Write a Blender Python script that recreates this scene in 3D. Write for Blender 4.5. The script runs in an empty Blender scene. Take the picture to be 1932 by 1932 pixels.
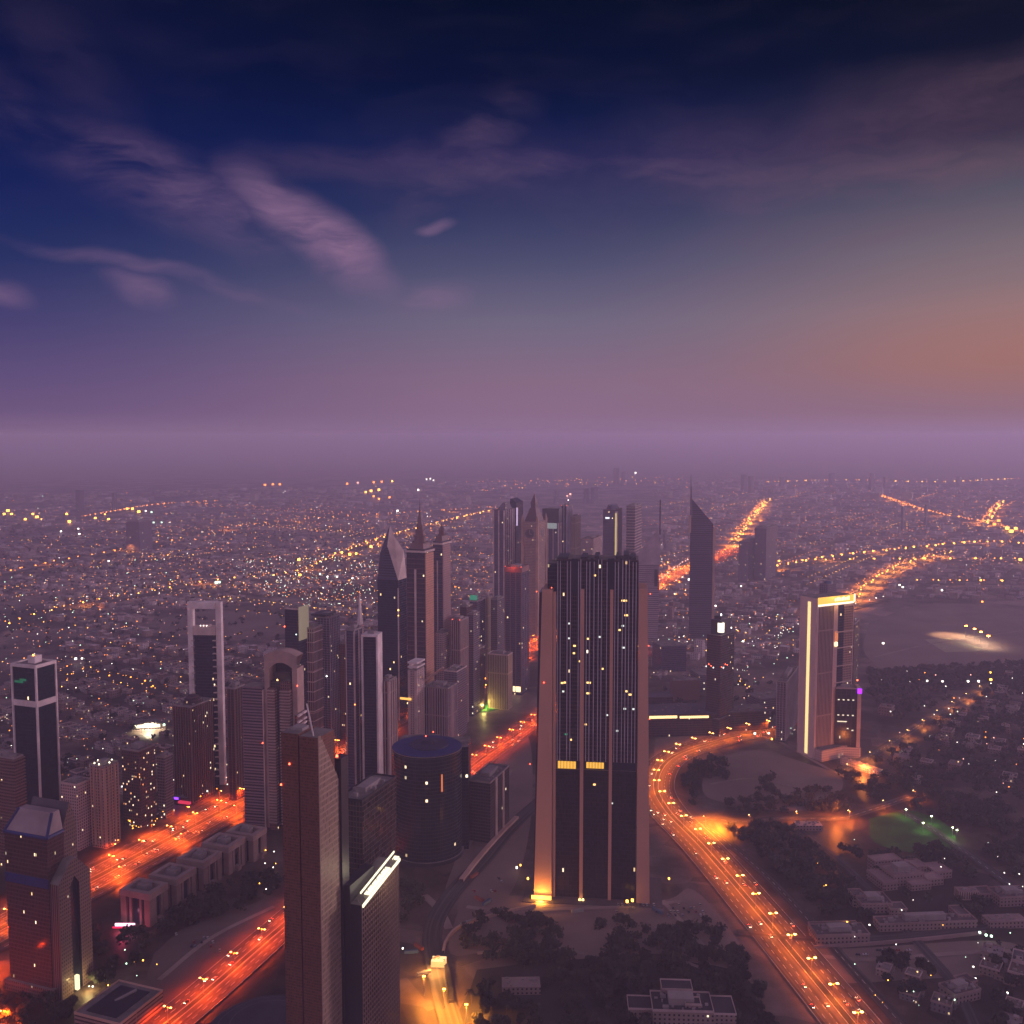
import bpy, math, random
import numpy as np
from mathutils import Vector, noise as mnoise
R = math.radians
random.seed(7); rng = np.random.default_rng(11)
C = bpy.context.scene.collection
SC = bpy.context.scene

# ------------------------------------------------------------------ camera
S2, FP, TILT, HC = 966.0, 1856.0, R(4.5), 450.0     # photo measured on a 1932 px frame
ct, st = math.cos(TILT), math.sin(TILT)
cam_d = bpy.data.cameras.new('camera'); cam = bpy.data.objects.new('camera', cam_d); C.objects.link(cam)
cam.location = (0, 0, HC); cam.rotation_euler = (R(90) - TILT, 0, 0)
cam_d.angle = 2*math.atan(S2/FP); cam_d.clip_start = 1; cam_d.clip_end = 200000
SC.camera = cam

# ------------------------------------------------------------------ render settings
SC.view_settings.view_transform = 'Standard'; SC.view_settings.look = 'None'
SC.view_settings.gamma = 1; SC.view_settings.use_curve_mapping = False
SC.view_settings.exposure = 0.0
cy = SC.cycles
cy.use_denoising = True
cy.use_adaptive_sampling = False
cy.max_bounces = 6; cy.diffuse_bounces = 2; cy.glossy_bounces = 2; cy.volume_bounces = 5
cy.transparent_max_bounces = 4; cy.caustics_reflective = False; cy.caustics_refractive = False
cy.sample_clamp_indirect = 3.0
cy.use_light_tree = True

def azel(u, v):
    dx = (u-S2)/FP; dy = -(v-S2)/FP
    x, y, z = dx, ct + dy*st, -st + dy*ct
    return math.degrees(math.atan2(x, y)), math.degrees(math.atan2(z, math.hypot(x, y)))

def lin(r, g, b):
    f = lambda c: (c/255/12.92) if c/255 <= .04045 else ((c/255+.055)/1.055)**2.4
    return (f(r), f(g), f(b), 1)

# ------------------------------------------------------------------ world
SUN_EL, SUN_AZ = R(6), R(60)      # azimuth clockwise from the view direction
world = bpy.data.worlds.new('World'); SC.world = world; world.use_nodes = True
nt = world.node_tree; nt.nodes.clear(); N = nt.nodes; L = nt.links
def nd(t, **kw):
    n = N.new(t)
    for k, v in kw.items(): setattr(n, k, v)
    return n
def setin(n, i, v):
    if hasattr(v, 'is_output') or isinstance(v, bpy.types.NodeSocket): L.new(v, n.inputs[i])
    else: n.inputs[i].default_value = v
def mth(op, a, b=None, c=None, clamp=False):
    n = nd('ShaderNodeMath', operation=op, use_clamp=clamp)
    setin(n, 0, a)
    if b is not None: setin(n, 1, b)
    if c is not None: setin(n, 2, c)
    return n.outputs[0]
def mrange(v, a, b, c=0., d=1., interp='SMOOTHSTEP'):
    n = nd('ShaderNodeMapRange', interpolation_type=interp)
    for i, x in enumerate((v, a, b, c, d)): setin(n, i, x)
    return n.outputs[0]
def mixc(f, a, b):
    n = nd('ShaderNodeMix', data_type='RGBA')
    setin(n, 0, f); setin(n, 6, a); setin(n, 7, b)
    return n.outputs[2]
def ramp(v, stops):
    n = nd('ShaderNodeValToRGB'); cr = n.color_ramp
    while len(cr.elements) < len(stops): cr.elements.new(.5)
    for e, (p, c) in zip(cr.elements, stops): e.position = p; e.color = c
    setin(n, 0, v); return n.outputs[0]
tc = nd('ShaderNodeTexCoord'); sep = nd('ShaderNodeSeparateXYZ'); L.new(tc.outputs['Generated'], sep.inputs[0])
dx_, dy_, dz_ = sep.outputs
az = mth('MULTIPLY', mth('ARCTAN2', dx_, dy_), 57.2958)
el = mth('MULTIPLY', mth('ARCSINE', dz_), 57.2958)
def elp(v): return max(0, min(1, azel(966, v)[1]/25.0))
eln = mth('DIVIDE', el, 25.0, clamp=True)
def skyramp(cols): return ramp(eln, sorted([(elp(v), lin(*c)) for v, c in cols]))
Lr = skyramp([(0,(7,15,50)),(200,(9,20,66)),(400,(14,30,88)),(520,(34,46,98)),(620,(66,62,112)),(720,(92,76,122)),(780,(106,84,125)),(820,(126,100,134))])
Mr = skyramp([(0,(1,10,38)),(150,(3,14,52)),(300,(16,30,80)),(400,(44,52,94)),(500,(78,78,112)),(610,(112,103,128)),(720,(134,106,132)),(780,(137,107,136)),(820,(140,111,145))])
Rr = skyramp([(0,(2,7,26)),(150,(10,16,42)),(300,(40,38,64)),(400,(86,82,100)),(500,(122,106,116)),(600,(146,116,120)),(700,(148,110,112)),(780,(143,108,127)),(820,(150,118,153))])
fl = mrange(az, -30, 2); fr = mrange(az, 2, 30)
sky = mixc(fr, mixc(fl, Lr, Mr), Rr)
# glow of the sunken sun, low on the right
ga, ge = azel(1990, 655)
gx = mth('DIVIDE', mth('SUBTRACT', az, ga), 15.0); gy = mth('DIVIDE', mth('SUBTRACT', el, ge), 3.0)
gd = mth('SQRT', mth('ADD', mth('MULTIPLY', gx, gx), mth('MULTIPLY', gy, gy)))
sky = mixc(mth('MULTIPLY', mrange(gd, 1.25, 0.0), .30), sky, lin(184, 116, 98))
# wispy clouds in the direction field (azimuth, elevation)
comb = nd('ShaderNodeCombineXYZ'); L.new(az, comb.inputs[0]); L.new(el, comb.inputs[1])
def noise(vec, scale, detail=4, rough=.55, dist=0., out='Fac'):
    n = nd('ShaderNodeTexNoise'); L.new(vec, n.inputs['Vector'])
    n.inputs['Scale'].default_value = scale; n.inputs['Detail'].default_value = detail
    n.inputs['Roughness'].default_value = rough; n.inputs['Distortion'].default_value = dist
    return n.outputs[out]
def mapping(vec, loc=(0,0,0), rot=0, sc=(1,1,1)):
    n = nd('ShaderNodeMapping'); L.new(vec, n.inputs[0]); n.inputs[1].default_value = loc
    n.inputs[2].default_value = (0,0,rot); n.inputs[3].default_value = sc; return n.outputs[0]
def vsub(a, b, op='SUBTRACT'):
    n = nd('ShaderNodeVectorMath', operation=op); setin(n, 0, a); setin(n, 1, b); return n.outputs[0]
def vscale(a, s):
    n = nd('ShaderNodeVectorMath', operation='SCALE'); setin(n, 0, a); n.inputs[3].default_value = s; return n.outputs[0]
wob = vscale(vsub(noise(comb.outputs[0], .13, 3, .5, out='Color'), (.5,.5,.5)), 3.0)
warped = vsub(comb.outputs[0], wob, 'ADD')
streak = noise(mapping(warped, rot=R(24), sc=(.35, 1.3, 1)), .38, 5, .55, .2)
fibre = mrange(noise(mapping(warped, rot=R(30), sc=(.45, 1.6, 1)), .9, 10, .66, 1.2), .30, .70, .74, 1.06)
streak2 = noise(mapping(warped, rot=R(-8), sc=(.28, 1.1, 1)), .42, 5, .55, .2)
def blob(u, v, a, b, ang, amp, st_=None, lo=.30, hi=.62, soft=1.0):
    ca, ce = azel(u, v)
    m = nd('ShaderNodeMapping'); m.vector_type = 'TEXTURE'; L.new(warped, m.inputs[0])
    m.inputs[1].default_value = (ca, ce, 0); m.inputs[2].default_value = (0, 0, R(-ang))
    m.inputs[3].default_value = (a*.0305, b*.0305, 1)
    ln = nd('ShaderNodeVectorMath', operation='LENGTH'); L.new(m.outputs[0], ln.inputs[0])
    f = mrange(ln.outputs['Value'], 1.35, 1.35-1.2*soft)
    return mth('MULTIPLY', mth('MULTIPLY', mth('MULTIPLY', f, mrange(st_ or streak, lo, hi)), fibre), amp)
def mx(a, b): return mth('MAXIMUM', a, b)
pink = None
for args in [(590,445,180,50,36,.88,None,.2,.5),(340,360,260,75,22,.34),(805,575,75,34,-8,.40),(815,430,40,12,-14,.55,None,.1,.5),
             (255,545,60,24,22,.42,None,.1,.5),(300,515,270,16,12,.30,None,.3,.6),(12,545,48,24,10,.4,None,.1,.5),
             (120,90,170,60,40,.05),(30,210,120,50,35,.14)]:
    b_ = blob(*args); pink = b_ if pink is None else mx(pink, b_)
band = None
for args in [(1180,322,720,46,1,.46,streak2,.25,.6),(860,310,170,60,-38,.42),(1750,250,420,80,-14,.30,streak2,.3,.62),
             (1560,478,260,20,-12,.22,streak2,.25,.6),(1650,340,420,45,-2,.48,streak2,.2,.6),(1350,420,500,60,2,.16,streak2),(1480,290,760,100,-3,.26,streak2,.0,.5)]:
    b_ = blob(*args); band = b_ if band is None else mx(band, b_)
sky = mixc(band, sky, mixc(fr, lin(104, 80, 112), lin(116, 84, 100)))
sky = mixc(pink, sky, lin(142, 108, 142))
thin = mth('MULTIPLY', mrange(streak2, .4, .75), .03)
sky = mixc(thin, sky, lin(120, 96, 124))
# the rest of the sky, behind the viewer: bright dusk afterglow
back = ramp(mth('DIVIDE', el, 90., clamp=True), [(0,(.64,.42,.54,1)),(.25,(.44,.30,.44,1)),(1,(.08,.075,.17,1))])
sky = mixc(mrange(dy_, .72, -.25), sky, back)
nish = nd('ShaderNodeTexSky'); nish.sky_type = 'NISHITA'; nish.sun_disc = False
nish.sun_elevation = SUN_EL; nish.sun_rotation = SUN_AZ
bg1 = nd('ShaderNodeBackground'); L.new(sky, bg1.inputs[0]); bg1.inputs[1].default_value = 1.0
bg2 = nd('ShaderNodeBackground'); L.new(nish.outputs[0], bg2.inputs[0]); bg2.inputs[1].default_value = 0.0008
ad = nd('ShaderNodeAddShader'); L.new(bg1.outputs[0], ad.inputs[0]); L.new(bg2.outputs[0], ad.inputs[1])
wo = nd('ShaderNodeOutputWorld'); L.new(ad.outputs[0], wo.inputs[0])

sun_d = bpy.data.lights.new('sun', 'SUN'); sun = bpy.data.objects.new('sun', sun_d); C.objects.link(sun)
sun_d.energy = 1.85; sun_d.angle = R(12); sun_d.color = (1.0, .64, .78)
sd = Vector((math.sin(SUN_AZ)*math.cos(SUN_EL), math.cos(SUN_AZ)*math.cos(SUN_EL), math.sin(SUN_EL)))
sun.rotation_euler = sd.to_track_quat('Z', 'Y').to_euler()

# ------------------------------------------------------------------ projection helpers (photo px -> ground)
def G(u, v, z=0.0):
    dx = (u-S2)/FP; dy = -(v-S2)/FP
    dz = -st + dy*ct; s = (z-HC)/dz
    return (dx*s, (ct+dy*st)*s)
def proj(x, y, z):
    z = z-HC; dep = y*ct - z*st
    return S2+FP*x/dep, S2-FP*(y*st+z*ct)/dep
def hgt(x, y, v):
    k = (S2-v)/FP
    return HC + y*(k*ct-st)/(ct+k*st)
def foot(uL, uC, uR, vt, vb, th, dep=None):
    th = R(th); u0 = uC
    for _ in range(8):
        P = G(u0, vb); h = hgt(*P, vt); u0 += uC-proj(*P, h)[0]
    dL = (-math.cos(th), math.sin(th)); dR = (math.sin(th), math.cos(th))
    def ln(u, d):
        k = (u-S2)/FP; z = h-HC
        return (k*(P[1]*ct - z*st)-P[0])/(d[0]-k*d[1]*ct)
    w = ln(uL, dL) if uL < uC-.01 else dep
    d = ln(uR, dR) if uR > uC+.01 else dep
    if dep and uR > uC+.01 and uL < uC-.01: d = dep
    w, d = abs(w), abs(d)
    cx = P[0] + dL[0]*w/2 + dR[0]*d/2; cyy = P[1] + dL[1]*w/2 + dR[1]*d/2
    return dict(c=(cx, cyy), w=w, d=d, h=h, rz=-th, P=P)

# ------------------------------------------------------------------ mesh builder
class MB:
    def __init__(s): s.v = []; s.f = []; s.uv = []; s.m = []
    def face(s, pts, m=0, uv=None):
        b = len(s.v); s.v += [tuple(p) for p in pts]; s.f.append(list(range(b, b+len(pts)))); s.m.append(m)
        s.uv.append(uv or [(p[0], p[1]) for p in pts])
    def wall(s, a, b, z0, z1, m, u0=0., a2=None, b2=None):
        a2 = a2 or a; b2 = b2 or b; l = math.dist(a, b)
        s.face([(a[0],a[1],z0),(b[0],b[1],z0),(b2[0],b2[1],z1),(a2[0],a2[1],z1)], m, [(u0,z0),(u0+l,z0),(u0+l,z1),(u0,z1)])
        return u0+l
    def prism(s, pts, z0, z1, m=0, mt=1, top=None, bot=False):
        top = top or pts; u = 0; n = len(pts)
        for i in range(n):
            j = (i+1) % n
            u = s.wall(pts[i], pts[j], z0, z1, m, u, top[i], top[j])
        s.face([(p[0],p[1],z1) for p in top], mt)
        if bot: s.face([(p[0],p[1],z0) for p in reversed(pts)], mt)
    def box(s, x0, x1, y0, y1, z0, z1, m=0, mt=None, bot=True):
        s.prism([(x0,y0),(x1,y0),(x1,y1),(x0,y1)], z0, z1, m, m if mt is None else mt, bot=bot)
    def cyl(s, cx, cy, r, z0, z1, n=24, m=0, mt=None, r2=None, sy=1.):
        a = [(cx+r*math.cos(2*math.pi*i/n), cy+sy*r*math.sin(2*math.pi*i/n)) for i in range(n)]
        r2 = r if r2 is None else r2
        b = [(cx+r2*math.cos(2*math.pi*i/n), cy+sy*r2*math.sin(2*math.pi*i/n)) for i in range(n)]
        s.prism(a, z0, z1, m, m if mt is None else mt, top=b)
    def ring(s, w, d, z0, z1, out, m=0, ins=0.0):   # band standing proud of a w x d body
        x, y = w/2+out, d/2+out; i = -ins
        s.box(-x, x, -y, -d/2+ins, z0, z1, m); s.box(-x, x, d/2-ins, y, z0, z1, m)
        s.box(-x, -w/2+ins, -d/2+ins, d/2-ins, z0, z1, m); s.box(w/2-ins, x, -d/2+ins, d/2-ins, z0, z1, m)
    def tube(s, p, q, r, m=0, n=6):
        p, q = Vector(p), Vector(q); d = (q-p).normalized()
        a = d.orthogonal().normalized(); b = d.cross(a)
        P = [p+r*(a*math.cos(t)+b*math.sin(t)) for t in [2*math.pi*i/n for i in range(n)]]
        Q = [x+(q-p) for x in P]
        for i in range(n): j = (i+1) % n; s.face([P[i],P[j],Q[j],Q[i]], m)
        s.face(P[::-1], m); s.face(Q, m)
    def build(s, name, mats, parent=None, loc=(0,0,0), rz=0):
        me = bpy.data.meshes.new(name)
        me.from_pydata(s.v, [], s.f)
        uvl = me.uv_layers.new(name='UVMap')
        flat = np.array([c for f in s.uv for c in f], dtype=np.float32).ravel()
        uvl.data.foreach_set('uv', flat)
        if not isinstance(mats, (list, tuple)): mats = [mats]
        for m in mats: me.materials.append(m)
        me.polygons.foreach_set('material_index', [min(i, len(mats)-1) for i in s.m])
        me.update()
        o = bpy.data.objects.new(name, me); C.objects.link(o)
        o.location = loc; o.rotation_euler = (0,0,rz)
        if parent: o.parent = parent
        return o
def tag(o, label=None, cat=None, group=None, kind=None):
    if label: o['label'] = label
    if cat: o['category'] = cat
    if group: o['group'] = group
    if kind: o['kind'] = kind
    return o
def empty(name, loc, rz=0):
    o = bpy.data.objects.new(name, None); C.objects.link(o); o.location = loc; o.rotation_euler = (0,0,rz); return o
def link_copy(o, parent=None):
    c = o.copy(); C.objects.link(c)
    if parent: c.parent = parent
    return c
KIDS = {}
def copy_tree(o, parent=None):
    c = link_copy(o, parent)
    if o.name not in KIDS: KIDS[o.name] = list(o.children)
    for ch in KIDS[o.name]: copy_tree(ch, c)
    return c

# ------------------------------------------------------------------ materials
def newmat(name):
    m = bpy.data.materials.new(name); m.use_nodes = True
    return m, m.node_tree.nodes, m.node_tree.links, m.node_tree.nodes['Principled BSDF']
MC = {}
def plain(name, col, rough=.8, metal=0., noise_s=.05, amt=.25):
    if name in MC: return MC[name]
    m, n, l, p = newmat(name); MC[name] = m
    t = n.new('ShaderNodeTexCoord'); z = n.new('ShaderNodeTexNoise'); z.inputs['Scale'].default_value = noise_s
    z.inputs['Detail'].default_value = 5; l.new(t.outputs['Object'], z.inputs['Vector'])
    mr = n.new('ShaderNodeMapRange'); mr.inputs[1].default_value = .3; mr.inputs[2].default_value = .7
    mr.inputs[3].default_value = 1-amt; mr.inputs[4].default_value = 1+amt; l.new(z.outputs['Fac'], mr.inputs[0])
    v = n.new('ShaderNodeVectorMath'); v.operation = 'SCALE'; v.inputs[0].default_value = col[:3]; l.new(mr.outputs[0], v.inputs[3])
    l.new(v.outputs[0], p.inputs['Base Color']); p.inputs['Roughness'].default_value = rough; p.inputs['Metallic'].default_value = metal
    return m
def glow(name, col, strength):
    if name in MC: return MC[name]
    m, n, l, p = newmat(name); MC[name] = m
    p.inputs['Base Color'].default_value = (.02,.02,.02,1)
    p.inputs['Emission Color'].default_value = (*col, 1); p.inputs['Emission Strength'].default_value = strength
    m.cycles.emission_sampling = 'NONE'
    return m
def facade(name, wall, glass, fh=3.6, bw=3.2, hf=.6, vf=.55, lit=.02, litc=(1,.62,.25), ls=1.6, seed=0., gr=.22, wr=.75, metal=0.):
    """window grid measured in metres along the wall (UV), random lit rooms"""
    if name in MC: return MC[name]
    m, n, l, p = newmat(name); MC[name] = m
    def M(op, a, b=None, c=None):
        q = n.new('ShaderNodeMath'); q.operation = op
        for i, x in enumerate((a, b, c)):
            if x is None: continue
            if isinstance(x, bpy.types.NodeSocket): l.new(x, q.inputs[i])
            else: q.inputs[i].default_value = x
        return q.outputs[0]
    uv = n.new('ShaderNodeUVMap'); s = n.new('ShaderNodeSeparateXYZ'); l.new(uv.outputs[0], s.inputs[0])
    a = M('DIVIDE', s.outputs[0], bw); b = M('DIVIDE', s.outputs[1], fh)
    fa, fb = M('FRACT', a), M('FRACT', b)
    ina = M('LESS_THAN', M('ABSOLUTE', M('SUBTRACT', fa, .5)), hf/2)
    inb = M('LESS_THAN', M('ABSOLUTE', M('SUBTRACT', fb, .5)), vf/2)
    win = M('MULTIPLY', ina, inb)
    cb = n.new('ShaderNodeCombineXYZ'); l.new(M('FLOOR', a), cb.inputs[0]); l.new(M('FLOOR', b), cb.inputs[1]); cb.inputs[2].default_value = seed+.5
    wn = n.new('ShaderNodeTexWhiteNoise'); wn.noise_dimensions = '3D'; l.new(cb.outputs[0], wn.inputs[0])
    sc_ = n.new('ShaderNodeSeparateColor'); l.new(wn.outputs['Color'], sc_.inputs[0])
    litm = M('MULTIPLY', win, M('LESS_THAN', wn.outputs['Value'], lit))
    g = n.new('ShaderNodeVectorMath'); g.operation = 'SCALE'; g.inputs[0].default_value = glass; l.new(M('MULTIPLY_ADD', sc_.outputs[0], .9, .55), g.inputs[3])
    t = n.new('ShaderNodeTexCoord'); z = n.new('ShaderNodeTexNoise'); z.inputs['Scale'].default_value = .035; z.inputs['Detail'].default_value = 5
    l.new(t.outputs['Object'], z.inputs['Vector'])
    w = n.new('ShaderNodeVectorMath'); w.operation = 'SCALE'; w.inputs[0].default_value = wall; l.new(M('MULTIPLY_ADD', z.outputs['Fac'], .6, .7), w.inputs[3])
    mx_ = n.new('ShaderNodeMix'); mx_.data_type = 'RGBA'; l.new(win, mx_.inputs[0]); l.new(w.outputs[0], mx_.inputs[6]); l.new(g.outputs[0], mx_.inputs[7])
    l.new(mx_.outputs[2], p.inputs['Base Color'])
    l.new(M('MULTIPLY_ADD', win, gr-wr, wr), p.inputs['Roughness'])
    p.inputs['Metallic'].default_value = metal
    lc = n.new('ShaderNodeMix'); lc.data_type = 'RGBA'; l.new(sc_.outputs[1], lc.inputs[0]); lc.inputs[6].default_value = (*litc, 1); lc.inputs[7].default_value = (1, .86, .6, 1)
    l.new(lc.outputs[2], p.inputs['Emission Color'])
    l.new(M('MULTIPLY', litm, M('MULTIPLY_ADD', sc_.outputs[2], ls*1.5, ls*.3)), p.inputs['Emission Strength'])
    bp = n.new('ShaderNodeBump'); bp.inputs['Strength'].default_value = .6; bp.inputs['Distance'].default_value = .3
    l.new(M('SUBTRACT', 1.0, win), bp.inputs['Height']); l.new(bp.outputs[0], p.inputs['Normal'])
    p.inputs['Specular IOR Level'].default_value = .22
    m.cycles.emission_sampling = 'NONE'
    return m
roofm = plain('roof_felt', (.20,.17,.16), .9, 0, .08, .35)
pale = plain('pale_concrete', (.66,.52,.47), .8)
beige = plain('beige_stone', (.56,.36,.28), .7, 0, .03, .18)
brownp = plain('brown_cladding', (.22,.12,.10), .55, 0, .03, .2)
white = plain('white_cladding', (.84,.74,.71), .6)
darkm = plain('dark_metal', (.035,.033,.045), .4, .2)
darkglass = plain('dark_glass', (.02,.026,.045), .12, 0, .02, .3)
bluem = plain('blue_roof_paint', (.012,.03,.16), .55)
greyc = plain('grey_concrete', (.30,.26,.26), .85)
steel = plain('steel_grey', (.35,.34,.36), .45, .5)
asphalt = plain('asphalt', (.072,.062,.060), .75, 0, .02, .15)
def _light_trails(m):
    n = m.node_tree.nodes; l = m.node_tree.links; p = n['Principled BSDF']; old = p.inputs['Base Color'].links[0].from_socket
    uv = n.new('ShaderNodeUVMap'); mp = n.new('ShaderNodeMapping'); mp.inputs[3].default_value = (.42,.006,1); l.new(uv.outputs[0], mp.inputs[0])
    z = n.new('ShaderNodeTexNoise'); z.inputs['Scale'].default_value = 1.0; z.inputs['Detail'].default_value = 3; l.new(mp.outputs[0], z.inputs['Vector'])
    mr = n.new('ShaderNodeMapRange'); mr.inputs[1].default_value = .35; mr.inputs[2].default_value = .65; mr.inputs[3].default_value = .45; mr.inputs[4].default_value = 1.7; l.new(z.outputs['Fac'], mr.inputs[0])
    v = n.new('ShaderNodeVectorMath'); v.operation = 'SCALE'; l.new(old, v.inputs[0]); l.new(mr.outputs[0], v.inputs[3]); l.new(v.outputs[0], p.inputs['Base Color'])
_light_trails(asphalt)   # lane streaks in the asphalt colour, standing in for traffic light trails
paint = plain('road_paint', (.7,.7,.66), .7)
redlamp = glow('red_beacon', (1,.10,.04), 9)
warmlit = glow('warm_lit_panel', (1,.62,.20), 1.6)
whitelit = glow('white_lit_panel', (1,.90,.62), 1.7)

# ------------------------------------------------------------------ ground
def catmull(P, n=10):
    P = [np.array(p, float) for p in P]; P = [2*P[0]-P[1]] + P + [2*P[-1]-P[-2]]; out = []
    for i in range(1, len(P)-2):
        for k in range(n):
            t = k/n
            out.append(.5*((2*P[i])+(-P[i-1]+P[i+1])*t+(2*P[i-1]-5*P[i]+4*P[i+1]-P[i+2])*t*t+(-P[i-1]+3*P[i]-3*P[i+1]+P[i+2])*t**3))
    out.append(P[-2]); return np.array(out)
def resample(P, step):
    d = np.r_[0, np.cumsum(np.linalg.norm(np.diff(P, axis=0), axis=1))]
    t = np.arange(0, d[-1], step)
    return np.c_[np.interp(t, d, P[:,0]), np.interp(t, d, P[:,1])]
def frame_of(P):
    T = np.gradient(P, axis=0); T /= np.linalg.norm(T, axis=1)[:,None]; return T, np.c_[T[:,1], -T[:,0]]   # tangent, right-hand normal
def ribbon(mb, P, a, b, z, m=0, skip=None, zb=None):
    T, Nn = frame_of(P); A = P+Nn*a; B = P+Nn*b; s = 0
    for i in range(len(P)-1):
        l = math.dist(P[i], P[i+1])
        if skip is None or not skip(i):
            mb.face([(*A[i],z),(*B[i],z),(*B[i+1],z),(*A[i+1],z)][::1 if a > b else -1] if False else [(*A[i+1],z),(*A[i],z),(*B[i],z),(*B[i+1],z)], m, [(a,s+l),(a,s),(b,s),(b,s+l)])
            if zb is not None:
                for Q, flip in ((A,0),(B,1)):
                    f = [(*Q[i],zb),(*Q[i+1],zb),(*Q[i+1],z),(*Q[i],z)]; mb.face(f[::-1] if flip else f, m)
        s += l

def ground_material():
    m, n, l, p = newmat('city_ground')
    t = n.new('ShaderNodeTexCoord')
    def nz(scale, det=6, rough=.6):
        z = n.new('ShaderNodeTexNoise'); z.inputs['Scale'].default_value = scale; z.inputs['Detail'].default_value = det
        z.inputs['Roughness'].default_value = rough; l.new(t.outputs['Object'], z.inputs['Vector']); return z.outputs['Fac']
    def cr(f, stops):
        r = n.new('ShaderNodeValToRGB'); e = r.color_ramp.elements
        while len(e) < len(stops): e.new(.5)
        for q, (pp, c) in zip(e, stops): q.position = pp; q.color = (*c, 1)
        l.new(f, r.inputs[0]); return r.outputs[0]
    def mixn(f, a, b, mode='MIX'):
        q = n.new('ShaderNodeMix'); q.data_type = 'RGBA'; q.blend_type = mode
        for i, x in ((0, f), (6, a), (7, b)):
            if isinstance(x, bpy.types.NodeSocket): l.new(x, q.inputs[i])
            else: q.inputs[i].default_value = x
        return q.outputs[2]
    sand = cr(nz(.02), [(.3,(.12,.085,.075)),(.55,(.19,.14,.12)),(.75,(.27,.20,.17))])
    veg = cr(nz(.0035, 8, .65), [(.42,(1,1,1)),(.56,(.30,.30,.27))])
    base = mixn(1.0, sand, veg, 'MULTIPLY')
    vo = n.new('ShaderNodeTexVoronoi'); vo.inputs['Scale'].default_value = .022; l.new(t.outputs['Object'], vo.inputs['Vector'])
    bw = n.new('ShaderNodeRGBToBW'); l.new(vo.outputs['Color'], bw.inputs[0])
    tint = cr(bw.outputs[0], [(.2,(.6,.6,.62)),(.5,(1,1,1)),(.8,(1.45,1.38,1.36))])
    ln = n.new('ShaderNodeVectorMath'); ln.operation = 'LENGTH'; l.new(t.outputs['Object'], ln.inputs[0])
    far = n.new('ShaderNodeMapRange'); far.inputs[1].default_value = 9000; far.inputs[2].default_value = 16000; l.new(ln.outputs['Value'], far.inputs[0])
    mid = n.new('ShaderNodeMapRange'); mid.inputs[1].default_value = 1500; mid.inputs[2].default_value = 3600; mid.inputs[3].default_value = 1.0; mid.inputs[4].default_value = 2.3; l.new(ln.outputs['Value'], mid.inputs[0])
    vs = n.new('ShaderNodeVectorMath'); vs.operation = 'SCALE'; l.new(mixn(.8, base, tint, 'MULTIPLY'), vs.inputs[0]); l.new(mid.outputs[0], vs.inputs[3])   # paled with distance to put the hazy glow of the middle city into the colour
    l.new(mixn(far.outputs[0], vs.outputs[0], (.46,.36,.30,1)), p.inputs['Base Color'])   # desert tone far out, paled so haze brightness sits in the colour; p.inputs['Roughness'].default_value = .95
    p.inputs['Specular IOR Level'].default_value = .2
    return m
g = MB(); n_ = 40
xs = np.linspace(-40000, 40000, n_+1)
for i in range(n_):
    for j in range(n_):
        g.face([(xs[i],xs[j],0),(xs[i+1],xs[j],0),(xs[i+1],xs[j+1],0),(xs[i],xs[j+1],0)])
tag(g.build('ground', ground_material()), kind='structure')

# haze: one closed box of even, thin air round the whole city
hz = MB(); hz.box(-41000, 41000, -41000, 41000, -1, 470)
hm = bpy.data.materials.new('haze'); hm.use_nodes = True; hn = hm.node_tree.nodes; hn.clear()
hv = hn.new('ShaderNodeVolumePrincipled'); ho = hn.new('ShaderNodeOutputMaterial')
hv.inputs['Color'].default_value = (.80, .76, 1.0, 1); hv.inputs["Density"].default_value = 1.35e-4; hv.inputs['Anisotropy'].default_value = .2
hm.node_tree.links.new(hv.outputs[0], ho.inputs['Volume'])
tag(hz.build('haze', hm), kind='stuff')

PATCH_N = [0]
def patch(name, pix, mat, z, kind='structure'):
    PATCH_N[0] += 1; z = z*.3+.02*PATCH_N[0]
    mb = MB(); w = [G(*p) for p in pix]; a = sum(w[i][0]*w[(i+1)%len(w)][1]-w[(i+1)%len(w)][0]*w[i][1] for i in range(len(w)))
    if a < 0: w = w[::-1]
    mb.face([(*q, z) for q in w]); return tag(mb.build(name, mat), kind=kind)
sandm = plain('bare_sand', (.23,.165,.145), .95, 0, .012, .22)
sand2 = plain('dark_sand', (.15,.105,.095), .95, 0, .015, .25)
lawnm = plain('lawn', (.035,.13,.02), .95, 0, .05, .35)
scrub = plain('scrub', (.042,.037,.034), .95, 0, .03, .4)
turf = plain('pitch_turf', (.40,.36,.25), .95, 0, .03, .15)
def round_patch(pix): return [tuple(q) for q in catmull(pix+[pix[0]], 6)[:-1]]
patch('sand_flat', round_patch([(292,1180),(330,1160),(420,1152),(520,1158),(545,1176),(530,1198),(430,1207),(330,1196)]), sandm, .6)
patch('sand_flat', round_patch([(1235,1395),(1340,1385),(1460,1388),(1380,1400),(1290,1428),(1255,1455),(1236,1440)]), sandm, .5)
patch('sand_flat', round_patch([(1330,1440),(1420,1415),(1520,1440),(1590,1470),(1560,1520),(1480,1530),(1400,1520),(1330,1500)]), sandm, .5)
patch('sand_flat', round_patch([(1640,1175),(1750,1140),(1932,1150),(1990,1190),(1960,1245),(1800,1258),(1680,1262),(1630,1230)]), sandm, .7)
patch('sand_flat', round_patch([(890,1520),(960,1400),(1000,1400),(1000,1560),(960,1690),(880,1720),(840,1690),(860,1620)]), sandm, .5)
patch('sand_flat', [(250,1932),(290,1800),(340,1755),(520,1690),(520,1740),(430,1810),(300,1932)], sand2, .5)
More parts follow.
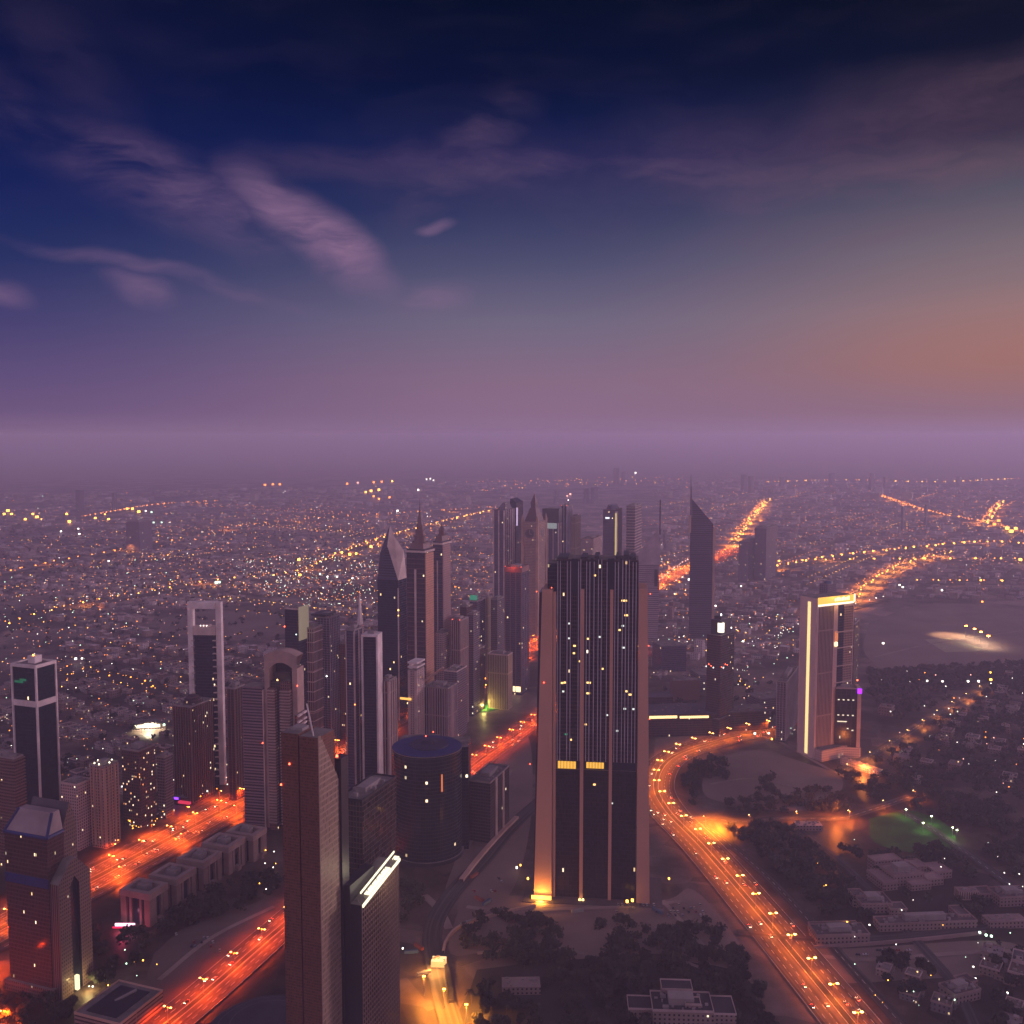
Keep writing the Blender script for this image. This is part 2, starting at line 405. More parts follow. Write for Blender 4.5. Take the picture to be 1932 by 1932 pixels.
patch('sand_flat', round_patch([(870,1700),(980,1690),(1240,1700),(1310,1680),(1400,1790),(1380,1840),(1240,1800),(1090,1820),(960,1790),(850,1800)]), sandm, .5)
patch('sand_flat', round_patch([(1480,1780),(1600,1790),(1850,1775),(1932,1790),(1932,1830),(1700,1850),(1560,1850)]), sandm, .5)
patch('scrub_ground', round_patch([(900,1830),(1100,1810),(1380,1830),(1440,1932),(1440,2050),(860,2050)]), scrub, .45)
patch('lawn', round_patch([(1640,1545),(1720,1530),(1790,1560),(1800,1600),(1740,1612),(1650,1590)]), lawnm, .55)
patch('sports_pitch', ([(1744,1207),(1790,1204),(1856,1224),(1842,1230),(1783,1231)]), turf, 1.2)

# ------------------------------------------------------------------ roads
ROADS = []     # (polyline, half width) kept clear of houses and trees
kerbm = plain('kerb_concrete', (.33,.29,.28), .85)
medianm = plain('median_planting', (.05,.055,.035), .95, 0, .06, .4)
def road(name, pix, profile, lanes=(), step=12., kerbs=(), world_pts=None, keep=4., z0=.0):
    P = catmull(world_pts if world_pts is not None else [G(*p) for p in pix], 12); P = resample(P, step); z0 = z0+.012*len(ROADS)
    mb = MB()
    for a, b in profile: ribbon(mb, P, a, b, .9+z0, 0)
    hw = max(abs(x) for ab in profile for x in ab)
    tag(mb.build(name, asphalt), kind='structure')
    if kerbs:
        mb = MB()
        for a, b in kerbs: ribbon(mb, P, a, b, 1.05+z0, 0, zb=.1)
        tag(mb.build('median_strip', medianm), kind='structure')
    if lanes:
        mb = MB(); Q = resample(P, 6.)
        for o, dashed in lanes:
            ribbon(mb, Q, o-.18, o+.18, .93+z0, 0, skip=(lambda i: i % 2) if dashed else None)
        tag(mb.build('lane_markings', paint), kind='structure')
    ROADS.append((P, hw+keep)); return P
HW1 = road('highway', None, [(-36,-27),(-22,-3),(3,22),(27,36)], [(-21.5,0),(-17,1),(-13,1),(-9,1),(-4,0),(4,0),(9,1),(13,1),(17,1),(21.5,0),(31.5,1),(-31.5,1)],
           kerbs=[(-27,-22),(-3,3),(22,27)], world_pts=[(-700,380),(-560,650),(-432,948),(-318,1215),(-165,1570),(-20,1905),(150,2300),(420,2900),(900,3900)])
HW2 = road('avenue', None, [(-19,-2),(2,19)], [(-18.4,0),(-13,1),(-8,1),(-2.8,0),(2.8,0),(8,1),(13,1),(18.4,0)], kerbs=[(-2,2)],
           world_pts=[(-420,330),(-335,560),(-262,722),(-205,885),(-60,1290),(12,1457),(110,1680),(260,2010)])
RD3 = road('curving_road', None, [(-24,-2),(2,24)], [(-23.4,0),(-17,1),(-11,1),(-3,0),(3,0),(11,1),(17,1),(23.4,0)], kerbs=[(-2,2)],
           world_pts=[(300,480),(272,640),(254,760),(234,890),(209,1040),(186,1150),(186,1240),(222,1340),(300,1415),(395,1472),(520,1500)])
SLIP = road('side_road', None, [(-6,6)], [(0,1)], world_pts=[(318,560),(300,700),(282,830),(262,960),(236,1060),(214,1120)])
BR1 = road('branch_road', [(1300,1562),(1345,1548),(1400,1552),(1480,1545),(1580,1545),(1640,1530),(1730,1500)], [(-7,7)], [(0,1)])
patch('road', [(1306,1556),(1345,1541),(1388,1570),(1384,1600),(1350,1612),(1325,1590)], asphalt, .86)
SVC = road('construction_road', None, [(-9,9)], [], world_pts=[(0,500),(-20,600),(-42,700),(-60,780),(-72,860),(-60,930),(-30,1010),(0,1100),(40,1190)])
BR2 = road('branch_road', [(1590,1455),(1640,1428),(1700,1392),(1760,1352),(1850,1300)], [(-8,8)], [(0,1)])
BR3 = road('branch_road', [(1500,1560),(1600,1640),(1700,1745),(1800,1860),(1850,1960)], [(-5,5)], [])
BR4 = road('branch_road', [(1700,1530),(1780,1580),(1932,1690),(2000,1740)], [(-6,6)], [(0,1)])
BR5 = road('branch_road', [(1390,1760),(1600,1775),(1932,1745),(2000,1740)], [(-5,5)], [])
FAR = []
for pix, hw in [([(-60,1100),(0,1087),(120,1062),(240,1040),(330,1022)],14),([(-60,1205),(0,1190),(130,1152),(300,1120),(410,1102),(560,1085),(640,1050),(720,1020),(850,985),(960,960)],16),
                ([(40,1255),(120,1270),(230,1290),(340,1318)],10),([(430,1000),(560,985),(700,975),(850,966),(960,958)],18),([(160,978),(300,955),(420,948)],16),
                ([(1470,1075),(1560,1058),(1700,1042),(1850,1028),(1932,1032),(2000,1045)],22),([(1470,1066),(1600,1062),(1800,1061),(1990,1061)],10),
                ([(1560,1160),(1612,1135),(1650,1100),(1715,1066),(1800,1045)],20),([(1385,1030),(1405,1000),(1425,975),(1450,945)],26),
                ([(1660,938),(1750,968),(1860,990),(1935,1010),(2000,1030)],20),([(1860,992),(1875,968),(1893,948)],26),([(1450,912),(1600,908),(1760,912),(1932,905)],20),
                ([(880,912),(1000,910),(1100,908)],20),([(1240,1105),(1270,1080),(1300,1060)],14),([(1730,1102),(1800,1103),(1932,1104)],8),([(560,1040),(640,1055),(700,1080)],8),
                ([(1460,1210),(1560,1165),(1680,1130)],8)]:
    FAR.append((road('far_road', pix, [(-hw,-1.5),(1.5,hw)] if hw > 9 else [(-hw,hw)], step=40., keep=10., z0=.6), hw))

def near_road(x, y, extra=0):
    for P, w in ROADS:
        if np.min((P[:,0]-x)**2+(P[:,1]-y)**2) < (w+extra+5)**2: return True
    return False

# ------------------------------------------------------------------ street lamps
SOD = (1.0, .27, .03)
def lamp_proto(heads, hgt_, power, col, glowcol, gs, r=.55):
    root = empty('street_lamp', (0,0,0))
    mb = MB(); mb.cyl(0,0,.28,0,1.2,10,0); mb.cyl(0,0,.16,1.2,hgt_,10,0,None,.09); mb.build('pole', steel, root)
    for s in ([-1, 1] if heads == 2 else [1]):
        mb = MB(); mb.tube((0,0,hgt_-.1), (s*2.6,0,hgt_+.5), .08); mb.build('arm', steel, root)
        mb = MB(); mb.cyl(s*3.0, 0, r, hgt_+.30, hgt_+.62, 10, 0, None, r*.8); mb.build('lamp_head', glow('lamp_glow_%s' % gs, glowcol, gs), root)
    ld = bpy.data.lights.new('lamp_light', 'SPOT'); ld.energy = power; ld.color = col; ld.spot_size = R(156); ld.spot_blend = .5; ld.shadow_soft_size = 1.0
    lo = bpy.data.objects.new('lamp_light', ld); C.objects.link(lo); lo.parent = root; lo.location = (0,0,hgt_+.1)
    return root
def place_lamps(P, step, off, proto, label, group, flip=False, first=[None], cat='street lamp', vis=None, phase=0.):
    Q = resample(P, 3.); T, Nn = frame_of(Q); s = int(step/3); out = []; k = 0
    for i in range(int(phase/3), len(Q), s):
        x, y = Q[i] + Nn[i]*off
        u, v = proj(x, y, 10)
        if not (-60 < u < 1990 and 0 < v < 2050): continue
        o = proto if proto.get('label') is None else copy_tree(proto)
        o.location = (x, y, .9); o.rotation_euler = (0, 0, math.atan2(Nn[i][1], Nn[i][0]) + (math.pi if flip else 0))
        tag(o, label, cat, group); out.append(o)
    return out
HOT = (1.0, .10, .004)
A_ = lamp_proto(2, 14, 115000, HOT, (1,.46,.10), 13, .9)
place_lamps(HW1, 42, 0, A_, 'double armed orange street lamp on the median of the wide highway', 'lamps along the highway median')
B_ = lamp_proto(1, 12, 120000, HOT, (1,.52,.14), 12, .7)
place_lamps(HW1, 58, -25, B_, 'single armed orange lamp between the highway and its far service road', 'lamps along the far side of the highway', flip=False, phase=15)
B2_ = lamp_proto(1, 11, 120000, HOT, (1,.52,.14), 12, .7)
place_lamps(HW1, 90, 25, B2_, 'single armed orange lamp between the highway and its near service road', 'lamps along the near side of the highway', flip=True, phase=30)
C_ = lamp_proto(2, 13, 110000, (1,.075,.002), (1,.42,.09), 13, .9)
place_lamps(HW2, 42, 0, C_, 'double armed orange lamp on the median of the red lit avenue', 'lamps along the avenue median')
D_ = lamp_proto(2, 14, 74000, (1,.16,.004), (1,.50,.12), 16, 1.25)
place_lamps(RD3, 39, 0, D_, 'double armed bright orange lamp on the median of the curving road', 'lamps along the curving road median')
E_ = lamp_proto(1, 10, 30000, (1,.2,.02), (1,.60,.2), 20, .5)
place_lamps(BR1, 60, 9, E_, 'single orange lamp on the narrow road branching off the bend', 'lamps along the branch road', flip=True, phase=20)
F_ = lamp_proto(1, 10, 26000, (1,.3,.06), (1,.66,.3), 20, .5)
place_lamps(BR2, 70, 9, F_, 'single orange lamp on the road beside the tower with the yellow light strip', 'lamps along the road by the lit tower', flip=True)

def light_obj(name, loc, power, col, kind='POINT', parent=None, soft=1.5, size=R(120)):
    ld = bpy.data.lights.new(name, kind); ld.energy = power; ld.color = col; ld.shadow_soft_size = soft
    if kind == 'SPOT': ld.spot_size = size; ld.spot_blend = .5
    o = bpy.data.objects.new(name, ld); C.objects.link(o); o.location = loc
    if parent: o.parent = parent
    return o
def mast(x, y, h, label, cat, col, gs, power, size=1.2, group=None, name='floodlight_mast', aim=None):
    root = empty(name, (x,y,.5)); tag(root, label, cat, group)
    mb = MB(); mb.cyl(0,0,.35,0,h,8,0,None,.15); mb.build('pole', steel, root)
    mb = MB(); mb.box(-size,size,-size*.5,size*.5,h,h+size*.7); mb.build('lamp_head', glow('flood_%s_%s' % (name, gs), col, gs), root)
    light_obj('lamp_light', (0,0,h-1), power, col, 'SPOT', root, 1.5, R(160)); return root
# flood-lit building site at the bottom, park and pitch floodlights
for i, (u, v, pw) in enumerate([(838,1905,260000),(880,1935,320000),(800,1880,90000),(868,1985,320000)]):
    x, y = G(u, v)
    mast(x, y, 16, 'tall floodlight over the glowing building site road, %s' % ['beside the excavated edge','at the brightest orange spot','left of the small lit cabin','lowest of the four'][i], 'floodlight', (1,.33,.03), 40, pw*.62, 1.0)
for i, (u, v, lab) in enumerate([(1709,1536,'white floodlight at the far edge of the green lawn'),(1757,1549,'white floodlight above the middle of the green lawn'),
        (1741,1562,'greenish floodlight standing low on the green lawn'),(1797,1571,'left one of the two close white lights right of the green lawn'),(1805,1576,'right one of the two close white lights right of the green lawn')]):
    x, y = G(u, v+8); mast(x, y, 10, lab, 'floodlight', (.80,1,.45), 30, 2600, .8)
for i, (u, v) in enumerate([(1822,1190),(1838,1196),(1850,1202),(1864,1210)]):
    x, y = G(u, v+12)
    mast(x, y, 24, ['leftmost','second from left','third from left','rightmost'][i]+' of the four white floodlights along the pale sports pitch', 'floodlight', (1,.78,.5), 40, 80000, 2.6)

# ------------------------------------------------------------------ towers
DONE = []    # building footprints kept clear of trees and houses: (x, y, radius)
def thing(name, label, cat, F, group=None, kind=None):
    r = empty(name, (*F['c'], 0), F['rz']); tag(r, label, cat, group, kind)
    DONE.append((F['c'][0], F['c'][1], .5*math.hypot(F['w'], F['d']))); return r
def z_at(F, v, lx=None, ly=None):
    """height whose picture row is v, above local point of a footprint (default: its near corner)"""
    lx = F['w']/2 if lx is None else lx; ly = -F['d']/2 if ly is None else ly
    c, s = math.cos(F['rz']), math.sin(F['rz'])
    return hgt(F['c'][0]+lx*c-ly*s, F['c'][1]+lx*s+ly*c, v)
def rect(w, d, cx=0, cy_=0): return [(cx-w/2,cy_-d/2),(cx+w/2,cy_-d/2),(cx+w/2,cy_+d/2),(cx-w/2,cy_+d/2)]
def add_fins(root, w, d, z0, z1, sp, wd, out, mat, name='fins', faces='frbl', top=None):
    mb = MB(); x, y = w/2, d/2
    nx = max(1, round(w/sp)); ny = max(1, round(d/sp))
    for i in range(nx+1):
        c = -x+wd/2+(w-wd)*i/nx
        if 'f' in faces: mb.box(c-wd/2, c+wd/2, -y-out, -y+.05, z0, z1)
        if 'b' in faces: mb.box(c-wd/2, c+wd/2, y-.05, y+out, z0, z1)
    for i in range(ny+1):
        c = -y+wd/2+(d-wd)*i/ny
        if 'r' in faces: mb.box(x-.05, x+out-.01, c-wd/2, c+wd/2, z0+.01, z1-.01)
        if 'l' in faces: mb.box(-x-out+.01, -x+.05, c-wd/2, c+wd/2, z0+.01, z1-.01)
    return mb.build(name, mat, root)
def add_bands(root, w, d, z0, z1, step, h, out, mat, name='floor_bands'):
    mb = MB(); z = z0
    while z+h < z1: mb.ring(w, d, z, z+h, out); z += step
    return mb.build(name, mat, root)
def add_roof(root, w, d, h, wallm, par=1.4, plant=True, seed=0, cx=0, cy_=0):
    r = random.Random(seed+int(h*10)); mb = MB(); t = .5
    x0, x1, y0, y1 = cx-w/2-.15, cx+w/2+.15, cy_-d/2-.15, cy_+d/2+.15
    mb.box(x0, x1, y0, y0+t, h-.6, h+par); mb.box(x0, x1, y1-t, y1, h-.6, h+par)
    mb.box(x0, x0+t, y0+t, y1-t, h-.6, h+par); mb.box(x1-t, x1, y0+t, y1-t, h-.6, h+par)
    mb.build('parapet', wallm, root)
    if plant:
        mb = MB(); mb.box(cx-w*.22, cx+w*.20, cy_-d*.2, cy_+d*.24, h, h+3.6+r.random()*2)
        for _ in range(5):
            a, b = cx+(r.random()-.5)*w*.75, cy_+(r.random()-.5)*d*.75; s = 1+r.random()*1.6
            mb.box(a-s, a+s, b-s*.7, b+s*.7, h+.01*r.random(), h+1.2+r.random()*2)
        mb.cyl(cx+w*.3, cy_+d*.25, 1.4, h, h+2.4, 10); mb.build('roof_plant', greyc, root)
def beacon(root, x, y, z, s=.5, name='beacon', mat=None):
    mb = MB(); mb.cyl(x, y, s, z, z+1.6*s, 8, 0, None, s*.6); return mb.build(name, mat or redlamp, root)
def podium(root, w, d, h, mat, grow=1.35):
    mb = MB(); mb.prism(rect(w*grow, d*grow), 0, h, 0, 1); mb.build('podium', [mat, roofm], root)
def tower(name, label, F, mat, cat='tower', fins=None, bands=None, roof=True, wallm=None, pod=None, beac=False, group=None, plant=True):
    root = thing(name, label, cat, F, group); w, d, h = F['w'], F['d'], F['h']
    mb = MB(); mb.prism(rect(w, d), 0, h, 0, 1); mb.build('body', [mat, roofm], root)
    if fins: add_fins(root, w, d, 3, h-1, *fins)
    if bands: add_bands(root, w, d, 6, h-1, *bands)
    if roof: add_roof(root, w, d, h, wallm or greyc, plant=plant)
    if pod: podium(root, w, d, pod, mat)
    if beac:
        beacon(root, -w/2+1, -d/2+1, h+1.4); beacon(root, w/2-1, -d/2+1, h+1.4)
    return root

f_blueblack = facade('glass_blue_black', (.05,.05,.07), (.012,.020,.045), 3.8, 1.6, .86, .80, .006, gr=.12, wr=.35)
f_tan = facade('tan_grid', (.44,.29,.23), (.05,.04,.05), 3.4, 3.0, .5, .5, .02, seed=1)
f_pink = facade('pink_punched', (.60,.44,.42), (.05,.04,.055), 3.3, 3.0, .42, .5, .02, seed=2)
f_brown = facade('brown_grid', (.19,.10,.09), (.035,.026,.035), 3.4, 2.6, .5, .6, .02, seed=3)
f_dbrown = facade('dark_brown_grid', (.10,.055,.055), (.03,.022,.03), 3.4, 2.4, .6, .6, .02, seed=4)
f_mauve = facade('mauve_bands', (.25,.18,.20), (.05,.045,.07), 3.4, 40, .98, .5, .0, seed=5)
f_grey = facade('grey_grid', (.22,.18,.21), (.035,.035,.055), 3.5, 2.4, .62, .62, .015, seed=6)
f_dkgrid = facade('dark_grid', (.10,.07,.07), (.02,.022,.035), 3.6, 2.0, .72, .72, .006, seed=7, gr=.1)
f_mirror = facade('mirror_glass', (.20,.13,.12), (.10,.09,.10), 3.8, 2.4, .84, .84, .002, seed=8, gr=.06, wr=.4, metal=.55)
f_purple = facade('purple_glass', (.14,.11,.17), (.04,.045,.09), 3.7, 2.2, .8, .7, .006, seed=9, gr=.15)
f_vert = facade('vertical_strips', (.42,.30,.27), (.04,.035,.05), 60, 3.4, .5, .97, .0, seed=10)
f_sand = facade('sand_vertical', (.46,.36,.24), (.10,.08,.06), 60, 3.0, .4, .96, .0, seed=11)
f_smooth = facade('smooth_dark', (.035,.024,.032), (.022,.018,.026), 4.2, 1.6, .9, .9, .0015, seed=12, gr=.2, wr=.3)
f_low = facade('low_block', (.30,.22,.20), (.05,.04,.05), 3.6, 4.0, .6, .5, .05, seed=13)
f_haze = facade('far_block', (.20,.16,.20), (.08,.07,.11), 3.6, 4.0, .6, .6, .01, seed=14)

# --- the tall slab tower in the middle
def slab_tower():
    rz = R(-7); u0 = 1108
    x0, y0 = G(u0, 1697); F = dict(c=(x0-math.sin(rz)*18*-1*0, y0), w=103, d=36, rz=rz, h=330)
    k = 1.0*(y0*ct+ (HC-165)*st)/FP                   # metres per photo px at mid height
    X = lambda u: (u-u0)*k
    root = thing('slab_tower', 'huge slab tower of ribbed dark glass between two brown end fins, lit band half way', 'tower', dict(F, c=(x0, y0)))
    H = hgt(x0, y0, 1056); Hf = hgt(x0, y0, 1114); Hl = hgt(x0, y0, 1438); Hl0 = hgt(x0, y0, 1448)
    d0, d1 = 2.0, 38.0
    xl, xr = X(1047), X(1199)
    # lower smooth glass body, lit band and ribbed upper body butted one over the other
    mb = MB(); mb.prism([(xl,d0),(xr,d0),(xr,d1),(xl,d1)], 0, Hl0-3, 0, 1); mb.build('lower_glass', [f_smooth, roofm], root)
    mb = MB(); mb.prism([(xl+1,d0+1.5),(xr-1,d0+1.5),(xr-1,d1-1.5),(xl+1,d1-1.5)], Hl0-3, Hl, 0, 1); mb.build('sky_lobby', [darkglass, roofm], root)
    f_index = facade('ribbed_upper', (.075,.05,.055), (.010,.010,.018), 3.9, 1.9, .74, .74, .003, seed=15, gr=.15, ls=2.0)
    mb = MB(); mb.prism([(xl,d0),(xr,d0),(xr,d1),(xl,d1)], Hl, H, 0, 1); mb.build('upper_glass', [f_index, roofm], root)
    # shoulder block at left
    mb = MB(); mb.prism([(X(1029),d0+5),(xl,d0+5),(xl,d1),(X(1029),d1)], Hf-6, H-5, 0, 1); mb.build('shoulder_block', [f_blueblack, roofm], root)
    # lit panels of the lobby
    for a, b in ((1050,1085),(1104,1138)):
        mb = MB(); n = 6; xa, xb = X(a), X(b)
        for i in range(n):
            c0 = xa+(xb-xa)*i/n; mb.box(c0+.25, xa+(xb-xa)*(i+1)/n-.25, d0-.2, d0+1.2, Hl0-2.5 + (0 if a < 1100 else 1.2), Hl-1.0)
        mb.build('lit_panel', glow('lobby_light', (1,.50,.06), 1.15), root)
    # end fins, flaring towards the ground
    def fin(a0, a1, b0, b1, top, y_0, y_1, nm, fl=8.):
        mb = MB()
        mb.prism([(a0,y_0-fl*.3),(a1,y_0-fl*.3),(a1,y_1+fl*.3),(a0,y_1+fl*.3)], 0, top, 0, 0, top=[(b0,y_0),(b1,y_0),(b1,y_1),(b0,y_1)]); mb.build(nm, beige_i, root)
    beige_i = plain('fin_stone', (.58,.31,.23), .6, 0, .01, .10)
    fin(X(1006), X(1040), X(1020), X(1040), Hf, d0-3, d1+3, 'end_fin')
    fin(X(1201), X(1226), X(1200), X(1216), Hf+2, d0-3, d1+3, 'end_fin')
    mb = MB(); mb.prism([(X(1000)+1,10),(X(1006)+.5,8),(X(1006)+.5,d1),(X(1000)+1,d1)], 0, Hf-4, 0, 0, top=[(X(1013),10),(X(1020)-.1,8),(X(1020)-.1,d1),(X(1013),d1)])
    mb.build('side_glass', darkglass, root)
    # slim stone piers standing in front of the glass
    for a, b, t in ((1041,1046,Hf-2),(1092.5,1099,Hf+1),(1147,1153,Hf+1)):
        mb = MB(); mb.box(X(a), X(b), d0-2.6, d0-.02, 0, t); mb.build('pier', beige_i, root)
    # vertical ribs of the upper part, in bays
    ribs = [1049,1054,1067,1073,1088,1092,1103,1109,1117,1125,1131,1141,1156,1162,1170,1176,1182,1189,1195]
    for u in ribs:
        mb = MB(); mb.box(X(u)-.42, X(u)+.42, d0-1.0, d0-.02, Hl+.5, H-(2 if u % 3 else 0)); mb.box(X(u)-.42, X(u)+.42, d1+.02, d1+1, Hl+.5, H-1); mb.build('rib', rib_m, root)
    # recessed dark bays at the top
    for a, b in ((1074.5,1087),(1110.5,1116),(1142,1155),(1163.5,1169)):
        mb = MB(); mb.box(X(a), X(b), d0-.35, d0-.02, Hf-4, H+.4 if a in (1074.5,) else H+1.2); mb.build('glass_bay', darkglass, root)
    # crown steps
    mb = MB()
    for a, b, t in ((1048,1068,1.5),(1092.5,1103,2.2),(1117,1126,3),(1157,1163,3.4),(1171,1181,5),(1184,1194,2.5)): mb.box(X(a), X(b), d0+.5, d1-.5, H, H+t)
    mb.build('crown', darkm, root)
    # lit windows as seen
    for u, v, s, c in [(1117,1086,1.6,0),(1173,1132.5,2.6,0),(1177,1160,1.7,0),(1171,1180,1.2,1),(1165,1188,1.0,0),(1071,1178,1.0,1),(1071,1206,1.1,1),(1081,1220,1.2,0),(1080,1234,1.0,0),
                       (1172,1221,1.5,1),(1106,1206,.9,0),(1128,1202,.9,1),(1058,1291,1.2,0),(1063,1290,1.0,0),(1060,1307,1.0,1),(1108,1289,2.0,0),(1107,1309,1.7,0),(1178,1303,1.3,0),(1186,1309,1.8,0),
                       (1066,1388,1.3,2),(1075,1398,.9,0),(1143,1349,.9,1),(1176,1336,1.2,1),(1192,1336,1.0,1),(1162,1378,1.0,1),(1103,1368,.9,0),(1120,1481,1.2,0),(1154,1515,.7,1),(1091,1249,.8,0),(1134,1262,.8,0)]:
        z = hgt(x0, y0, v); mb = MB(); mb.box(X(u)-s, X(u)+s, d0-.30, d0-.03, z-.8, z+.8)
        mb.build('lit_window', [glow('win_warm',(1,.58,.18),2.6), glow('win_white',(.8,.85,.8),1.3), glow('win_green',(.05,.6,.3),.5)][c], root)
    # entrance lights at the foot
    mb = MB(); mb.box(X(1002), X(1040), d0-9.5, d0-8.5, 0, 4.5); mb.build('entrance_lights', glow('gold_lights',(1,.50,.08),3.2), root)
    for u in (1094,1100): beacon(root, X(u), d0-6, 0, 1.5, 'entrance_lights', glow('gold_lights2',(1,.62,.2),4))
    light_obj('uplight', (X(1021), d0-14, 3), 40000, (1,.40,.05), parent=root)
    for u, v in ((1038,1110),(1010,1118),(1024,1290),(1002,1362),(998,1445),(1221,1118),(1219,1215),(1222,1352)):
        z = hgt(x0, y0, v); beacon(root, X(u), d0-4.2, z, .45)
    # podium terrace
    mb = MB(); mb.prism([(X(985),-14),(X(1250),-10),(X(1250),d1+16),(X(985),d1+16)], 0, .8, 0, 0); mb.build('terrace', plain('terrace_paving', (.10,.08,.085), .8), root)
rib_m = plain('grey_rib', (.42,.38,.46), .5, .1)
slab_tower()

# --- brown foreground tower
F = foot(530, 601, 638, 1390, 2166, 20)
root = thing('sloped_tower', 'near brown tower with a thin pole on its roof and a slanted pale side', 'tower', F)
w, d, h = F['w'], F['d'], F['h']
f_fbr = facade('fine_brown', (.20,.085,.058), (.13,.055,.042), 1.9, 1.2, .75, .6, .0, seed=20, gr=.45, wr=.6)
f_pale = facade('fine_pale', (.38,.265,.20), (.18,.125,.10), 3.8, 1.6, .60, .68, .0, seed=21, gr=.4, wr=.65)
hb = z_at(F, 1470, w/2, d/2)
mb = MB(); g1 = -w/2+w*.47
mb.prism([(-w/2,-d/2),(g1-.5,-d/2),(g1-.5,d/2-4),(-w/2,d/2-4)], 0, h, 0, 1); mb.build('front_panel', [f_fbr, roofm], root)
mb = MB(); mb.prism([(g1+.5,-d/2),(w/2-.6,-d/2),(w/2-.6,d/2-4),(g1+.5,d/2-4)], 0, h-1, 0, 1); mb.build('front_panel', [f_fbr, roofm], root)
mb = MB(); mb.box(g1-.5, g1+.5, -d/2+1.2, d/2-4, 0, h-2); mb.build('groove', darkm, root)
mb = MB(); a = [(-d/2,0),(d/2,0),(d/2,hb),(-d/2+d*.10,h)]; a.append((-d/2,h))
mb.face([(w/2,y,z) for y,z in a], 0, [(y,z) for y,z in a]); mb.face([(w/2-.6,y,z) for y,z in a][::-1], 0)
for i in range(len(a)):
    p, q = a[i], a[(i+1)%5]; mb.face([(w/2,q[0],q[1]),(w/2,p[0],p[1]),(w/2-.6,p[0],p[1]),(w/2-.6,q[0],q[1])], 0)
mb.build('pale_side', f_pale, root)
mb = MB(); zb = z_at(F, 1428, w/2, d/2+4)
mb.box(-w/2+2, w/2+1.5, d/2+.2, d/2+9, 0, zb); mb.build('dark_core', darkm, root)
mb = MB(); mb.box(-1, w/2-1, d/2-3.9, d/2+.15, 0, zb-8); mb.build('rear_wing', darkm, root)
beacon(root, w/2-3, d/2+3, zb, .9)
zp = h-1; mb = MB(); mb.tube((w*.30,-d/2+3,zp), (w*.06,-d/2+6,zp+19), .45); mb.build('pole', white, root)
mb = MB(); mb.box(-w/2+3, -2, -d/2+6, 2, h, h+1.8); mb.build('roof_plant', greyc, root)
for u, v in ((-w/2+6, 1442), (-w/2-.3, 1481)): beacon(root, u, -d/2-.5, z_at(F, v, u, -d/2), .6)

# --- mirror tower behind the lit sloping roof, and the tower with the lit sloping roof
F = foot(638, 683, 747, 1513, 2010, 20)
root = tower('mirror_tower', 'square glass tower mirroring the orange highway, behind the white lit sloping roof', F, f_mirror, fins=(2.4,.16,.25,darkm), wallm=darkm)
mb = MB(); mb.box(-F['w']/2-3, -F['w']/2-.3, -F['d']/2, F['d']/2-8, 0, F['h']-14); mb.build('side_wing', f_dkgrid, root)
F = foot(643, 682, 751, 1709, 2125, 20)
root = thing('lit_roof_tower', 'dark gridded tower with a glowing white slanted frame along its roof', 'tower', F)
w, d = F['w'], F['d']; h0 = F['h']; h1 = z_at(F, 1622, w/2, d/2)
mb = MB(); poly = [(-d/2,0),(d/2,0),(d/2,h1),(-d/2,h0)]
mb.face([(w/2,y,z) for y,z in poly], 0, [(y,z) for y,z in poly]); mb.face([(-w/2,y,z) for y,z in poly][::-1], 0, [(y,z) for y,z in poly][::-1])
mb.face([(-w/2,-d/2,0),(w/2,-d/2,0),(w/2,-d/2,h0),(-w/2,-d/2,h0)], 1); mb.face([(w/2,d/2,0),(-w/2,d/2,0),(-w/2,d/2,h1),(w/2,d/2,h1)], 1)
mb.face([(-w/2,-d/2,h0),(w/2,-d/2,h0),(w/2,d/2,h1),(-w/2,d/2,h1)], 2)
f_rg = facade('red_brown_grid', (.24,.15,.13), (.06,.035,.035), 3.6, 2.8, .66, .74, .0, seed=22, gr=.12, metal=.2)
mb.build('body', [f_rg, darkm, roofm], root)
mb = MB()
nn = 18
for i in range(nn+1):
    y = -d/2+d*i/nn; z = h0+(h1-h0)*i/nn; mb.box(w/2-.02, w/2+.5, y-.28, y+.28, 1, z-.5)
z = 4
while z < h0: mb.box(w/2-.02, w/2+.3, -d/2+.3, d/2-.3, z, z+.5); z += 3.6
mb.build('mullions', plain('brown_mullion', (.16,.10,.09), .6), root)
def slant(mb, x0_, x1_, t0, t1, lo, hi):
    ya, yb = -d/2+d*t0, -d/2+d*t1; za, zb_ = h0+(h1-h0)*t0, h0+(h1-h0)*t1
    P = [(x0_,ya,za+lo),(x1_,ya,za+lo),(x1_,yb,zb_+lo),(x0_,yb,zb_+lo)]; Q = [(a_,b_,c_+hi-lo) for a_,b_,c_ in P]
    mb.face(P[::-1]); mb.face(Q)
    for i in range(4): j = (i+1)%4; mb.face([P[i],P[j],Q[j],Q[i]])
mb = MB(); slant(mb, w/2+.6, w/2+1.4, .0, 1.02, -1.2, .8); slant(mb, w/2-3.8, w/2-3.1, .10, 1.02, 4.0, 5.2)
slant(mb, w/2-3.1, w/2+.6, .18, .76, 1.2, 1.9); slant(mb, w/2-3.1, w/2+.6, .95, 1.02, 1.2, 1.9)
mb.build('lit_roof_frame', whitelit, root)
mb = MB()
for i in range(9):
    y = -d/2+d*i/8.5; z = h0+(h1-h0)*i/8.5; mb.tube((w/2+.5,y,z-1.4), (w/2-3.2,y,z+4), .2)
mb.build('roof_truss', darkm, root)
light_obj('roof_light', (w/2+14, 0, (h0+h1)/2+4), 16000, (1,.85,.5), parent=root, soft=4)
mb = MB(); mb.box(-w/2-.4, w/2-8, -d/2-.4, 6, h0-30, h0+12); mb.build('dark_block', darkm, root)

